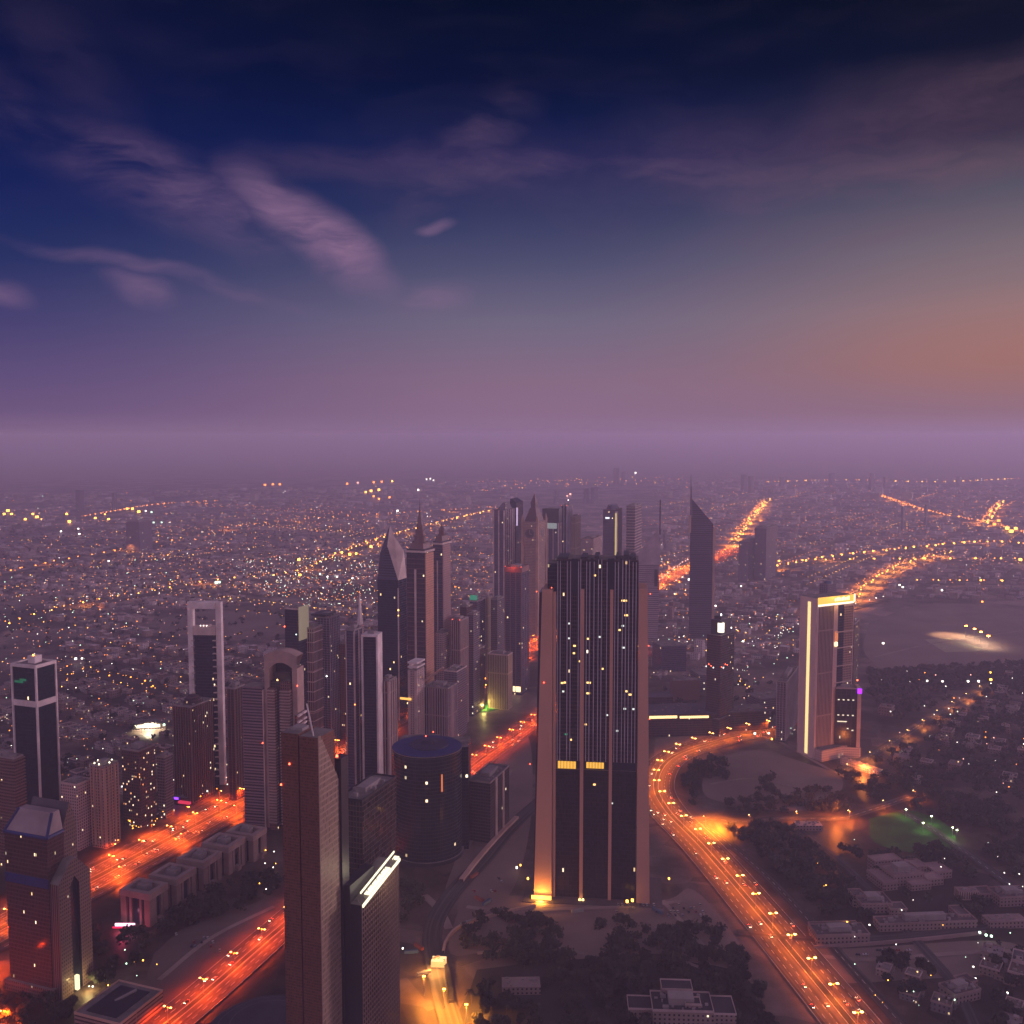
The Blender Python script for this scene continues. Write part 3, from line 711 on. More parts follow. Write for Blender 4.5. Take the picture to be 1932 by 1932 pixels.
# --- blue topped cylinder
xc, yc = G(806, 1612); rr = 66*(yc*ct+330*st)/FP
F = dict(c=(xc, yc+rr*.2), w=2*rr, d=2*rr, rz=0, h=hgt(xc, yc-rr, 1433))
root = thing('round_tower', 'round dark glass tower with a flat blue roof', 'tower', F); h = F['h']
f_cyl = facade('round_dark_glass', (.035,.04,.05), (.010,.018,.032), 3.8, 2.6, .9, .8, .004, seed=23, gr=.10, wr=.3)
mb = MB(); mb.cyl(0, 0, rr, 0, h, 56, 0, 1); mb.build('body', [f_cyl, bluem], root)
mb = MB(); mb.cyl(0, 0, rr+.35, h-1.0, h-.5, 56, 0); mb.build('rim', greyc, root)
mb = MB(); mb.cyl(2, 3, rr*.55, h+.0, h+1.6, 32, 0); mb.box(-6, 8, 2, 12, h+1.6, h+4.5); mb.build('roof_plant', plain('navy_plant', (.04,.04,.09), .6), root)
mb = MB(); mb.prism([(rr*.62,2),(rr*1.18,6),(rr*1.22,rr*1.1),(rr*.3,rr*1.2)], 0, h-3, 0, 1); mb.build('rear_wing', [f_cyl, roofm], root)
mb = MB(); mb.prism([(rr*-.9,rr*.6),(rr*.3,rr*.9),(rr*.3,rr*1.3),(rr*-.8,rr*1.2)], 0, h-2, 0, 1); mb.build('rear_wing', [f_cyl, roofm], root)
add = MB(); add.cyl(0, 0, rr+2, 0, 4, 48, 0, 1); add.build('base_ring', [darkm, roofm], root)
for x_, y_ in ((-3,rr*.5),(4,rr*.9)): beacon(root, x_, y_, h+4.5, .6)
mb = MB(); ta = R(-62); mb.box(rr*math.cos(ta)-.8+.7, rr*math.cos(ta)+1.5, rr*math.sin(ta)-.9, rr*math.sin(ta)+.4, h-38, h-20); mb.build('lit_strip', glow('dim_orange', (1,.25,.08), .8), root)
# low dark block at its right
F = foot(884, 925, 954, 1478, 1592, 20, dep=60)
root = tower('office_block', 'low dark office block with two pale vertical ribs right of the round tower', F, f_dkgrid, cat='building')
mb = MB()
for t in (.25, .62): mb.box(F['w']/2-.02, F['w']/2+1.6, -F['d']/2+F['d']*t, -F['d']/2+F['d']*t+3, 0, F['h']+1)
mb.build('ribs', pale, root)

# --- green glass tower with white edges, far left
F = foot(22, 67, 104, 1258, 1590, 20)
root = thing('glass_tower', 'black glass tower with white corner edges and a green glow, far left', 'tower', F); w, d, h = F['w'], F['d'], F['h']
f_gt = facade('green_black_glass', (.02,.03,.04), (.008,.022,.034), 3.8, 1.8, .92, .9, .002, seed=24, gr=.08, wr=.25)
mb = MB(); mb.prism(rect(w-1, d-1), 0, h, 0, 1); mb.build('body', [f_gt, roofm], root)
mb = MB()
for sx in (-1,1):
    for sy in (-1,1): mb.box(sx*w/2-1.0, sx*w/2+1.0, sy*d/2-1.0, sy*d/2+1.0, 0, h+1)
zb = z_at(F, 1330); mb.ring(w, d, h-2, h+1.6, .9, 0, .6); mb.ring(w, d, zb-3, zb+3.5, .7, 0, .6); mb.build('white_frame', white, root)
mb = MB(); mb.box(-6, 4, -2, 8, h, h+8); mb.build('penthouse', white, root); beacon(root, 0, 0, h+8, 1.0, mat=glow('orange_beacon',(1,.4,.05),10))
mb = MB(); mb.box(-w*.42, -w*.05, -d/2+.2, -d/2+.46, h-20, h-17.5); mb.box(-w*.2, w*.08, -d/2+.2, -d/2+.46, h-17.4, h-15); mb.build('green_glow', glow('green_glow', (.0,.35,.16), .32), root)  # green reflection in the glass, drawn as dim glowing bars

# --- the gabled tower pair at bottom left
F = foot(8, 88, 144, 1582, 1885, 20)
root = thing('gabled_tower', 'near brown tower with blue edged sloping roof and a gabled wing with dark arch', 'tower', F); w, d, h = F['w'], F['d'], F['h']
f_gb = facade('brown_fine_grid', (.12,.07,.07), (.075,.035,.035), 3.3, 1.5, .62, .72, .012, seed=25, gr=.12, metal=.25)
f_gw = facade('stone_small_windows', (.19,.13,.115), (.05,.035,.04), 3.2, 2.0, .45, .5, .006, seed=26)
mb = MB(); mb.prism(rect(w, d*.55, 0, -d*.225), 0, h, 0, 1); mb.build('front_body', [f_gb, roofm], root)
# sloping roof with pale panel and blue trim
zt = h+17; y0_, y1_ = -d/2, -d/2+d*.55
mb = MB(); q0 = [(-w/2,y0_,h),(w/2,y0_,h),(w/2,y1_,h),(-w/2,y1_,h)]; q1 = [(-w/2+7,y0_+9,zt),(w/2-3,y0_+9,zt),(w/2-3,y1_-.5,zt),(-w/2+7,y1_-.5,zt)]
for i in range(4): j=(i+1)%4; mb.face([q0[i],q0[j],q1[j],q1[i]])
mb.face(q1, 0); mb.build('sloping_roof', plain('grey_panel', (.34,.26,.27), .6), root)
mb = MB()
for a_, b_ in ((0,1),(1,2),(3,0)): mb.tube(q0[a_], q0[b_], 1.5)
for a_, b_ in ((0,0),(1,1)): mb.tube(q0[a_], q1[b_], 1.2)
mb.build('blue_trim', bluem, root); mb = MB()
zb = z_at(F, 1668); mb.box(-w/2-.6, w/2+.6, -d/2-.7, -d/2-.02, zb-4, zb+3.5); mb.box(-w/2-.6, -w/2-.02, -d/2, d*.04, zb-4, zb+3.5)
mb.build('blue_band', bluem, root)
mb = MB(); hs = h+4; ya, yb = -d*.5+d*.56, d/2     # rear gabled block
P_ = [(ya,0),(yb,0),(yb,hs),((ya+yb)/2,hs+17),(ya,hs)]
mb.face([(w/2,y,z) for y,z in P_],0,[(y,z) for y,z in P_]); mb.face([(-w/2+6,y,z) for y,z in P_][::-1],0,[(y,z) for y,z in P_][::-1])
for i in range(5):
    p, q = P_[i], P_[(i+1)%5]; mb.face([(w/2,q[0],q[1]),(w/2,p[0],p[1]),(-w/2+6,p[0],p[1]),(-w/2+6,q[0],q[1])], 0 if abs(p[0]-q[0])<.1 else 1)
mb.build('rear_block', [f_gw, plain('gable_roof', (.10,.08,.10), .7)], root)
hw_ = z_at(F, 1668, w/2+6, -d*.4); xa, xb = w/2+.1, w/2+9; ya, yb = -d/2+1, d*.62; ym = (ya+yb)/2; hg = hw_+15
mb = MB(); P_ = [(ya,0),(yb,0),(yb,hw_),(ym+3,hg),(ym-3,hg),(ya,hw_)]; ar = (yb-ya)*.14; az_ = hw_-2
arch = [(ym+ar,0),(ym+ar,az_-4),(ym,az_+3),(ym-ar,az_-4),(ym-ar,0)]
mb.face([(xb,ya,0),(xb,ym-ar,0),(xb,ym-ar,az_-4),(xb,ym,az_+3),(xb,ym,hg),(xb,ym-3,hg),(xb,ya,hw_)],0,[(ya,0),(ym-ar,0),(ym-ar,az_-4),(ym,az_+3),(ym,hg),(ym-3,hg),(ya,hw_)])
mb.face([(xb,yb,0),(xb,yb,hw_),(xb,ym+3,hg),(xb,ym,hg),(xb,ym,az_+3),(xb,ym+ar,az_-4),(xb,ym+ar,0)],0,[(yb,0),(yb,hw_),(ym+3,hg),(ym,hg),(ym,az_+3),(ym+ar,az_-4),(ym+ar,0)])
for i in range(6):
    p, q = P_[i], P_[(i+1)%6]; mb.face([(xb,q[0],q[1]),(xb,p[0],p[1]),(xa,p[0],p[1]),(xa,q[0],q[1])], 0 if abs(p[0]-q[0])<.1 else 1)
for i in range(4):
    p, q = arch[i], arch[i+1]; mb.face([(xb,p[0],p[1]),(xb,q[0],q[1]),(xb-3,q[0],q[1]),(xb-3,p[0],p[1])], 2)
mb.face([(xb-3,y,z) for y,z in arch][::-1], 2); mb.build('gabled_wing', [f_gw, roofm, darkglass], root)
mb = MB(); mb.box(xb-2.5, xb+.4, ym-1.2, ym+1.2, 0, 12); mb.build('entrance_light', glow('entrance_white',(1,.85,.5),1.6), root)
light_obj('entrance_lamp', (xb+10, ym, 6), 14000, (1,.72,.25), parent=root)
podium(root, w*.9, d*.9, 9, f_gw, 1.3)

# --- square-topped portal tower (open frame at the top)
F = foot(363, 388, 427, 1135, 1478, 20, dep=24)
root = thing('portal_tower', 'white tower with an open square frame on top and dark glass between two piers', 'tower', F); h = F['h']; w, d = F['w'], F['d']
P0 = G(395, 1478); kk = (P0[1]*ct+(HC-h)*st)/FP; W2 = (427-363)*kk/2; root.rotation_euler = (0,0,R(-3)); root.location = (P0[0], P0[1], 0)
zi0, zi1 = hgt(*P0, 1188), hgt(*P0, 1147)
mb = MB()
for s in (-1,1):
    a_, b_ = (s*W2, s*(W2-10*kk)); mb.box(min(a_,b_), max(a_,b_), -4, 4, 0, h)
mb.box(-W2+10*kk, W2-10*kk, -7, 7, zi1, h); mb.build('frame', white, root)
mb = MB(); mb.box(-W2+13*kk, W2-12*kk, -5.5, 9, 0, zi0, 0, 1); mb.build('glass_shaft', [f_blueblack, roofm], root)
mb = MB(); mb.box(-W2+10.2*kk, W2-10.2*kk, -6, 6, zi0-6, zi0+5); mb.box(-W2+22*kk, W2-22*kk, -3, 3, zi0+5, zi0+7); mb.build('top_deck', pale, root)
mb = MB(); z = 12
while z < zi0-12:
    mb.box(-W2+8*kk, -W2+14*kk, -8.6, -5.6, z, z+1.0); mb.box(W2-15*kk, W2-8*kk, -8.8, -5.6, z, z+1.0); z += 4.2*2
mb.build('balconies', pale, root)
for x_ in (-4,0,4): beacon(root, x_, -6.5, zi0+6, .7, 'deck_light', glow('deck_light',(1,.85,.8),5))
mb = MB(); mb.tube((0,0,h),(0,0,h+6), .15); mb.build('mast', steel, root)

# --- arched tower with balconies
F = foot(462, 506, 572, 1240, 1562, 20, dep=22)
root = thing('arched_tower', 'tower with an arched portal crown and stacks of pink balconies', 'tower', F); h = F['h']
P0 = G(540, 1560); kk = (P0[1]*ct+(HC-130)*st)/FP; root.location = (*P0, 0); root.rotation_euler = (0,0,R(-12))
H_ = lambda v: hgt(*P0, v); X = lambda u: (u-540)*kk
xo0, xo1, xi0, xi1 = X(506), X(572), X(516), X(562)
mb = MB(); n = 10; top = []; inn = []
for i in range(n+1):
    t = i/n; top.append((xo0+(xo1-xo0)*t, H_(1243)+ (H_(1226)-H_(1243))*math.sin(math.pi*min(1,.15+t*.7))))
    inn.append((xi0+(xi1-xi0)*t, H_(1262)+(H_(1248)-H_(1262))*math.sin(math.pi*(.1+t*.8))))
y_0, y_1 = -6, 12
for i in range(n):
    a_, b_, c_, e_ = top[i], top[i+1], inn[i+1], inn[i]
    mb.face([(e_[0],y_0,e_[1]),(c_[0],y_0,c_[1]),(b_[0],y_0,b_[1]),(a_[0],y_0,a_[1])]); mb.face([(a_[0],y_1,a_[1]),(b_[0],y_1,b_[1]),(c_[0],y_1,c_[1]),(e_[0],y_1,e_[1])])
    mb.face([(a_[0],y_0,a_[1]),(b_[0],y_0,b_[1]),(b_[0],y_1,b_[1]),(a_[0],y_1,a_[1])]); mb.face([(c_[0],y_0,c_[1]),(e_[0],y_0,e_[1]),(e_[0],y_1,e_[1]),(c_[0],y_1,c_[1])])
mb.box(xo0, xi0-.01, y_0, y_1, 0, inn[0][1]); mb.box(xi1+.01, xo1, y_0, y_1, 0, inn[-1][1])
mb.face([(xo0,y_0,inn[0][1]),(xi0,y_0,inn[0][1]),top[0][:1]+(y_0,)+top[0][1:]]); mb.face([(xi1,y_0,inn[-1][1]),(xo1,y_0,inn[-1][1]),(top[-1][0],y_0,top[-1][1])])
mb.build('arch_frame', plain('arch_stone', (.44,.31,.27), .7), root)
mb = MB(); mb.box(xi0+.1, xi1-.1, y_0+3, y_1-1.5, 0, H_(1284)); mb.build('glass_core', [f_dkgrid], root)
mb = MB(); mb.box(xi0+.1, xi1-.1, y_1-1.4, y_1-.3, 0, H_(1256)); mb.box(xi0+3, xi1-5, y_0+6, y_1-2, H_(1284), H_(1268)); mb.build('rear_screen', darkm, root)
mb = MB(); z = 8; 
while z < H_(1300):
    mb.box(X(514), X(531), y_0-6, y_0-.1, z, z+1.5)
    if z < H_(1290)+6: mb.box(X(541), X(561), y_0-7, y_0-.2, z+.01, z+1.5)
    z += 3.4
mb.build('balconies', plain('pink_balcony', (.42,.30,.27), .75), root)
mb = MB(); mb.box(X(515), X(530), y_0-4.6, y_0+2.9, 0, H_(1296)); mb.box(X(542), X(560), y_0-5.2, y_0+2.8, 0, H_(1282)); mb.build('balcony_wall', f_brown, root)
mb = MB(); mb.box(X(462), X(503), y_0-2, y_1+2, 0, H_(1296), 0, 1); mb.build('left_wing', [f_mauve, roofm], root)
add_ = MB(); z = 6
while z < H_(1320): add_.box(X(461), X(504), y_0-2.8, y_0-2.02, z, z+.7); z += 6.8
add_.build('floor_bands', plain('mauve_band', (.27,.19,.21), .7), root)
mb = MB(); mb.box(X(502)+1, X(507)-1, y_0-3, y_1, 0, H_(1300)); mb.build('corner_pier', pale, root)
beacon(root, X(534), y_0-2, H_(1281), .9, mat=glow('orange_beacon2',(1,.5,.15),8)); beacon(root, X(573), y_0-1, H_(1290), .7); beacon(root, X(503), y_0-4, H_(1400), .7)
# lower wing with balconies and white bars next to it
F = foot(556, 560, 594, 1350, 1572, 12, dep=24)
root = thing('balcony_block', 'lower block with white roof bars just behind the pole of the near brown tower', 'building', F)
mb = MB(); mb.prism(rect(F['w'],F['d']), 0, F['h'], 0, 1); mb.build('body', [f_brown, roofm], root)
w,d,h = F['w'],F['d'],F['h']
mb = MB()
for i, z in enumerate((h-14,h-9,h-2)): mb.box(w/2, w/2+2.2, -d/2+1, -d*.06, z, z+2.0); mb.box(w/2, w/2+2.2, d*.06, d/2-1, z, z+2.0)
mb.build('white_bars', white, root); add_bands(root, w, d, 5, h-16, 3.6, 1.1, 1.6, plain('pink_balcony',(0,0,0)), 'balconies')

# --- portal pair with white frame (centre left) and white spire behind
F = foot(684, 699, 716, 1200, 1492, 20, dep=20)
def framed(name, label, uL, uR, vt, vb, rz, dep, inner, glassm, framem, t=5, cat='tower', band=0):
    P0 = G((uL+uR)/2, vb); h = hgt(*P0, vt); kk = (P0[1]*ct+(HC-h)*st)/FP; W2 = (uR-uL)*kk/2
    F = dict(c=P0, w=2*W2, d=dep, rz=R(rz), h=h); root = thing(name, label, cat, F)
    mb = MB(); a = t*kk
    mb.box(-W2, -W2+a, 0, dep, 0, h); mb.box(W2-a, W2, 0, dep, 0, h); mb.box(-W2+a, W2-a, 0, dep, h-a*1.2, h); mb.build('frame', framem, root)
    mb = MB(); mb.box(-W2+a+.05, W2-a-.05, 2.5, dep-.5, 0, h-a*1.2-inner); mb.build('glass_body', glassm, root)
    mb = MB(); mb.box(-W2*.4, W2*.4, dep*.3, dep*.7, h, h+3); mb.build('roof_plant', greyc, root)
    return root, kk, W2, h
framed('framed_tower', 'dark tower edged by a thin white frame, left of the pointed glass tower', 684, 716, 1198, 1492, -8, 22, 0, f_blueblack, white, 3.2)
F = foot(652, 668, 684, 1190, 1487, 20, dep=22)
root = tower('ribbed_tower', 'dark blue tower with pale vertical edge joined left of the white framed tower', F, f_purple, fins=(9,1.0,.8,pale,'fins','fr'), beac=False)
beacon(root, F['w']/2, -F['d']/2-.5, z_at(F, 1330), .8, mat=glow('orange_beacon3',(1,.3,.06),6))
F = foot(672, 679, 686, 1180, 1330, 20, dep=14)
root = thing('white_spire_tower', 'slim tower topped by a tall white pyramid spire', 'tower', F)
mb = MB(); mb.prism(rect(F['w'],F['d']), 0, F['h'], 0, 1); mb.build('body', [f_pink, roofm], root)
mb = MB(); zs = z_at(F, 1118,0,0); mb.prism(rect(F['w']*.8,F['d']*.8), F['h'], zs, 0, 0, top=rect(.3,.3)); mb.build('spire', white, root)

# --- cluster left of it
F = foot(537, 562, 594, 1150, 1432, 20, dep=26)
root = tower('twin_top_tower', 'dark blue tower with a softly lit pale crown panel at its right', F, f_blueblack, wallm=pale)
mb = MB(); mb.box(F['w']/2, F['w']/2+1, -F['d']/2+1, F['d']/2, F['h']-44, F['h']+3); mb.build('lit_crown_panel', glow('dim_yellow', (.55,.42,.28), .42), root)
beacon(root, -F['w']/2-.5, -F['d']/2, z_at(F,1185), 1.0); beacon(root, F['w']/2-3, -F['d']/2-.5, z_at(F, 1198), .8, mat=glow('cool_dot',(.7,.9,.85),4))
F = foot(572, 590, 612, 1186, 1425, 20, dep=26); root = tower('striped_tower', 'mauve tower with vertical stripes and a copper top, behind the balcony block', F, f_vert, bands=(14,1.2,.4,pale))
F = foot(594, 622, 648, 1166, 1412, 20, dep=28)
root = tower('stepped_tower', 'dark tower with a flat projecting top slab and small green lights', F, f_grey, fins=(5,.5,.5,rib_m))
mb = MB(); mb.box(-F['w']/2-4, F['w']/2-6, -F['d']/2-3, F['d']/2, F['h']+1.5, F['h']+5); mb.build('top_slab', darkm, root)
for i in range(5): beacon(root, -F['w']/2+5, -F['d']/2-.6, z_at(F, 1265+i*10), .5, 'green_glow', glow('green_dot',(.1,1,.4),2.5))
beacon(root, F['w']/2-6, -F['d']/2-.6, z_at(F, 1277), .9, 'bright_window', glow('white_dot',(1,.95,.9),7))
F = foot(640, 650, 661, 1215, 1405, 20, dep=18); tower('thin_tower', 'thin brown tower squeezed left of the dark blue ribbed tower', F, f_brown)

# --- pointed glass tower with folded crown
F = foot(712, 751, 767, 1095, 1360, 20)
root = thing('pointed_tower', 'dark glass tower rising to a folded pointed crown with one pale facet', 'tower', F); w,d = F['w'],F['d']; h = F['h']
zA = z_at(F, 990, -w*.1, 0); z2 = z_at(F, 1028, -w*.1, 0)
f_nv = facade('navy_glass', (.03,.04,.08), (.010,.018,.045), 3.8, 2.2, .9, .8, .004, seed=30, gr=.10, wr=.3)
f_nv2 = facade('navy_louvres', (.10,.09,.15), (.04,.045,.09), 4.5, 50, .99, .6, 0, seed=31, gr=.3, wr=.5)
facet = plain('pale_facet', (.60,.46,.42), .45)
mb = MB(); mb.prism(rect(w,d), 0, h, 0, 1); mb.build('body', [f_nv, roofm], root)
b = rect(w, d)   # order: left-near, near corner, right-far, left-far
m_ = [(-w*.40,-d*.40,z2-12),(-w*.02,-d*.46,z2),(w*.42,d*.42,z2-10),(-w*.36,d*.40,z2-10)]; ap = (-w*.08, 0, zA); ap2 = (w*.12, d*.1, z2+12)
q = [(*p, h) for p in b]
mid = [(-w*.49,-d*.49,(h+z2)/2+2)]
mb = MB(); mb.face([q[0],q[1],m_[1],m_[0]], 0, [(0,0),(40,0),(40,60),(0,60)]); mb.face([m_[0],m_[1],ap], 0, [(0,0),(20,0),(10,20)])
mb.face([q[1],q[2],m_[2]], 1); mb.face([q[1],m_[2],ap2,m_[1]], 1); mb.face([m_[1],ap2,ap], 1)
mb.face([q[2],q[3],m_[3],m_[2]], 0); mb.face([q[3],q[0],m_[0],m_[3]], 0); mb.face([m_[3],m_[0],ap], 0); mb.face([m_[2],m_[3],ap,ap2], 0)
mb.build('crown', [f_nv2, facet], root)
mb = MB(); mb.tube((-w*.08,0,zA-2),(-w*.08,0,zA+7),.35); mb.build('mast', steel, root)
mb = MB(); mb.box(w/2-1, w/2+.6, -d/2-.6, -d/2+1, 0, h-12); mb.build('corner_strip', pale, root)
beacon(root, w/2+.5, -d/2-1, z_at(F, 1152), 1.3, 'gold_light', glow('gold_dot',(1,.6,.15),5)); beacon(root, w/2+.5, -d/2-1, z_at(F, 1162), 1.0, 'gold_light', glow('gold_dot2',(1,.6,.15),4))

# --- pagoda spired tower and its twin
def spired(label, uL, uC, uR, vt, vb, vtip, sand_, left_, tiers, seed):
    F = foot(uL, uC, uR, vt, vb, 20); w,d,h = F['w'],F['d'],F['h']
    root = thing('spired_tower', label, 'tower', F)
    mb = MB(); mb.prism(rect(w*.96,d*.96), 0, h, 0, 1); mb.build('body', [left_, roofm], root)
    mb = MB()
    mb.box(w*.48, w*.5+.4, -d*.42, d*.42, 0, h-6); mb.build('stone_face', sand_, root)
    mb = MB(); mb.box(-w*.06, w*.04, -d*.5-.5, -d*.48, 10, h-30); mb.build('centre_strip', pale, root)
    mb = MB(); mb.ring(w*.96, d*.96, h-5, h-2, 1.4); mb.build('cornice', pale, root)
    mb = MB(); mb.prism(rect(w*.74,d*.74), h, h+8, 0, 1, top=rect(w*.66,d*.66)); z = h+8; r0 = min(w,d)*.34
    for i in range(tiers):
        r = r0*(1-.20*i); mb.cyl(0,0,r*1.18,z,z+1.8,16); mb.cyl(0,0,r*.86,z+1.8,z+9,16,0,None,r*.8); z += 9
    mb.build('crown_tiers', plain('red_brown_crown', (.20,.11,.11), .6), root)
    zt = z_at(F, vtip, 0, 0); mb = MB(); mb.cyl(0,0,r0*(1-.2*tiers)*1.1, z, z+(zt-z)*.55, 12, 0, None, 1.3); mb.cyl(0,0,1.0, z+(zt-z)*.55, zt, 8, 0, None, .15); mb.build('spire', plain('spire_metal', (.19,.12,.13), .5), root)
    add_bands(root, w*.96, d*.96, 8, h-8, 7.2, .8, .35, plain('brown_band', (.17,.10,.10), .7))
    return root, F
f_sandv = facade('copper_stone', (.62,.32,.21), (.30,.16,.12), 3.6, 3.4, .5, .5, .0, seed=32, wr=.7, gr=.3)
f_dv = facade('plum_glass', (.075,.05,.07), (.025,.02,.04), 3.6, 2.6, .7, .7, .002, seed=33, gr=.15)
root, F = spired('spired tower with a tiered pagoda crown and a copper side, near twin', 766, 801, 819, 1037, 1392, 942, f_sandv, f_dv, 3, 1)
root, F = spired('slimmer spired tower right behind the pagoda crowned one, violet and pink', 816, 834, 851, 1022, 1362, 985, facade('pink_stone', (.40,.26,.24), (.17,.11,.13), 3.6, 3.4, .5, .5, 0, seed=34, wr=.7, gr=.3), f_purple, 1, 2)

# --- lower blocks in front of the twins
for nm, lab, a, v, vb, mat, kw in [
    ('framed_block', 'white framed slab with a roof notch, left of the white striped block', (717,734,748), 1285, 1480, f_vert, dict(fins=(8,1.4,.8,pale))),
    ('striped_block', 'pale block with white roof bars standing before the spired tower', (770,786,800), 1265, 1440, f_pink, dict(fins=(9,2.6,.5,pale))),
    ('bent_roof_block', 'brown block with a white bent frame along one edge', (800,845,862), 1300, 1432, f_vert, dict(fins=(4,.6,.5,rib_m))),
    ('round_roof_block', 'block with a rounded pale roof edge behind the bent frame block', (838,862,881), 1268, 1395, f_grey, dict(wallm=pale)),
    ('slim_block', 'slim pink apartment block behind the bent frame block', (822,836,848), 1195, 1372, f_pink, {}),
    ('apartment_tower', 'mauve apartment tower between the twin spires and the gap of the highway', (852,868,884), 1172, 1372, f_vert, dict(beac=True)),
    ('apartment_tower', 'narrow grey tower with a pale gabled top at the left edge of the highway gap', (882,893,905), 1160, 1352, f_grey, {}),
    ('apartment_tower', 'plum tower right behind the narrow grey one', (868,880,892), 1145, 1335, f_dbrown, {}),
    ('green_roof_tower', 'tower with a green lit sign on its roof beyond the twin spires', (886,900,916), 1135, 1300, f_purple, {}),
    ('antenna_tower', 'pale green slim tower with a T shaped top', (914,920,928), 1128, 1285, f_sand, {}),
    ('apartment_tower', 'mauve tower just left of the red topped plum tower', (926,938,952), 1132, 1292, f_grey, {}),
    ('sand_block', 'sandy ribbed block lit yellow beside the orange glow of the highway', (920,958,967), 1237, 1340, f_sand, dict(wallm=pale)),
    ('brown_block', 'brown block with an orange lit slot right of the mauve apartment tower', (893,903,915), 1225, 1345, f_dbrown, {}),
    ]:
    F = foot(*a, v, vb, 20); root = tower(nm, lab, F, mat, cat='building', **kw)
    w,d,h = F['w'],F['d'],F['h']
    if nm == 'green_roof_tower':
        mb = MB(); mb.box(-w/2, w/2, -d/2, -d/2+1, h+2, h+11); mb.build('roof_sign', glow('green_sign',(.05,.5,.3),.45), root)
    if nm == 'antenna_tower':
        mb = MB(); mb.box(-1,1,-1,1,h,h+12); mb.box(-9,6,-1.2,1.2,h+12,h+14); mb.build('antenna', pale, root)
    if nm == 'bent_roof_block':
        mb = MB(); mb.box(-w/2-2, -w/2+1, -d/2-2.5, -d/2-.6, 0, h+8); mb.tube((-w/2-.5,-d/2-1.5,h+7),(w/2-6,-d/2-1.5,h+30),1.8); mb.build('bent_frame', beige, root)
    if nm == 'striped_block':
        mb = MB(); mb.box(-w/2, w/2+1.5, -d/2-1.5, d/2, h+3, h+5.5); mb.box(-w/2, w/2+1.5, -d/2-1.5, d/2, h+9, h+11.5); mb.box(-w/2+1,-w/2+4,-d/2+1,d/2-1,h,h+9); mb.build('roof_bars', white, root)
        mb = MB(); mb.box(-w/2-12, w/2-8, -d/2-1.6, -d/2-.7, z_at(F,1322), z_at(F,1318)); mb.build('lit_strip', glow('gold_strip',(1,.5,.1),1.6), root)
    if nm == 'sand_block':
        light_obj('street_glow', (-w*.6, -d/2-12, 8), 60000, (1,.75,.2), parent=root, soft=3)
# --- red topped plum tower and what stands behind it
F = foot(952, 984, 998, 1072, 1312, 20)
root = tower('plum_tower', 'plum glass tower with a red lit roof edge left of the slab tower', F, f_purple, wallm=plain('red_brown_cladding',(.26,.11,.10),.7), beac=True, fins=(12,1.2,.5,brownp))
mb = MB(); mb.ring(F['w'],F['d'],F['h']-8,F['h']-.7,.5); mb.build('top_band', plain('red_brown_cladding',(0,0,0)), root)
light_obj('roof_glow', (0,-F['d']/2-8,F['h']+4), 9000, (1,.12,.04), parent=root, soft=2)
mb = MB(); mb.box(-F['w']*.45,-F['w']*.1,-F['d']/2-.5,-F['d']/2-.05,z_at(F,1308),z_at(F,1293)); mb.box(0,F['w']*.45,-F['d']/2-.5,-F['d']/2-.05,z_at(F,1306),z_at(F,1296)); mb.build('lit_window', glow('lobby2',(1,.75,.4),2.2), root)
# arc-topped blue glass tower
F = foot(930, 952, 970, 962, 1190, 20); root = tower('arc_tower', 'blue glass tower with pale edges and a curved shoulder, far left of the clock tower', F, f_purple, fins=(14,3,.6,pale), roof=False)
w,d,h = F['w'],F['d'],F['h']; mb = MB(); mb.prism(rect(w*.7,d*.7,w*.1,0), h, z_at(F,948,0,0), 0, 1, top=rect(w*.25,d*.4,w*.2,0)); mb.build('crown', [f_haze, roofm], root)
F = foot(962, 974, 987, 948, 1180, 20); root = tower('blade_tower', 'navy glass tower with a slanted blade top left of the clock tower', F, f_nv, roof=False)
w,d,h = F['w'],F['d'],F['h']; mb = MB()
pz = [(-w/2,h),(w/2,h),(-w/2+1,z_at(F,940,-w/2,0))]
mb.face([(x,-d/2,z) for x,z in pz]); mb.face([(x,d/2,z) for x,z in pz][::-1]); mb.face([(-w/2,d/2,h),(-w/2,-d/2,h),(-w/2+1,-d/2,pz[2][1]),(-w/2+1,d/2,pz[2][1])]); mb.face([(w/2,-d/2,h),(w/2,d/2,h),(-w/2+1,d/2,pz[2][1]),(-w/2+1,-d/2,pz[2][1])])
mb.build('blade_top', f_nv, root)
mb = MB(); mb.box(w/2-.4, w/2+1, -d/2, -d/2+8, z_at(F,992), z_at(F,958)); mb.build('lit_strip', glow('lilac',(.8,.6,.95),.8), root)
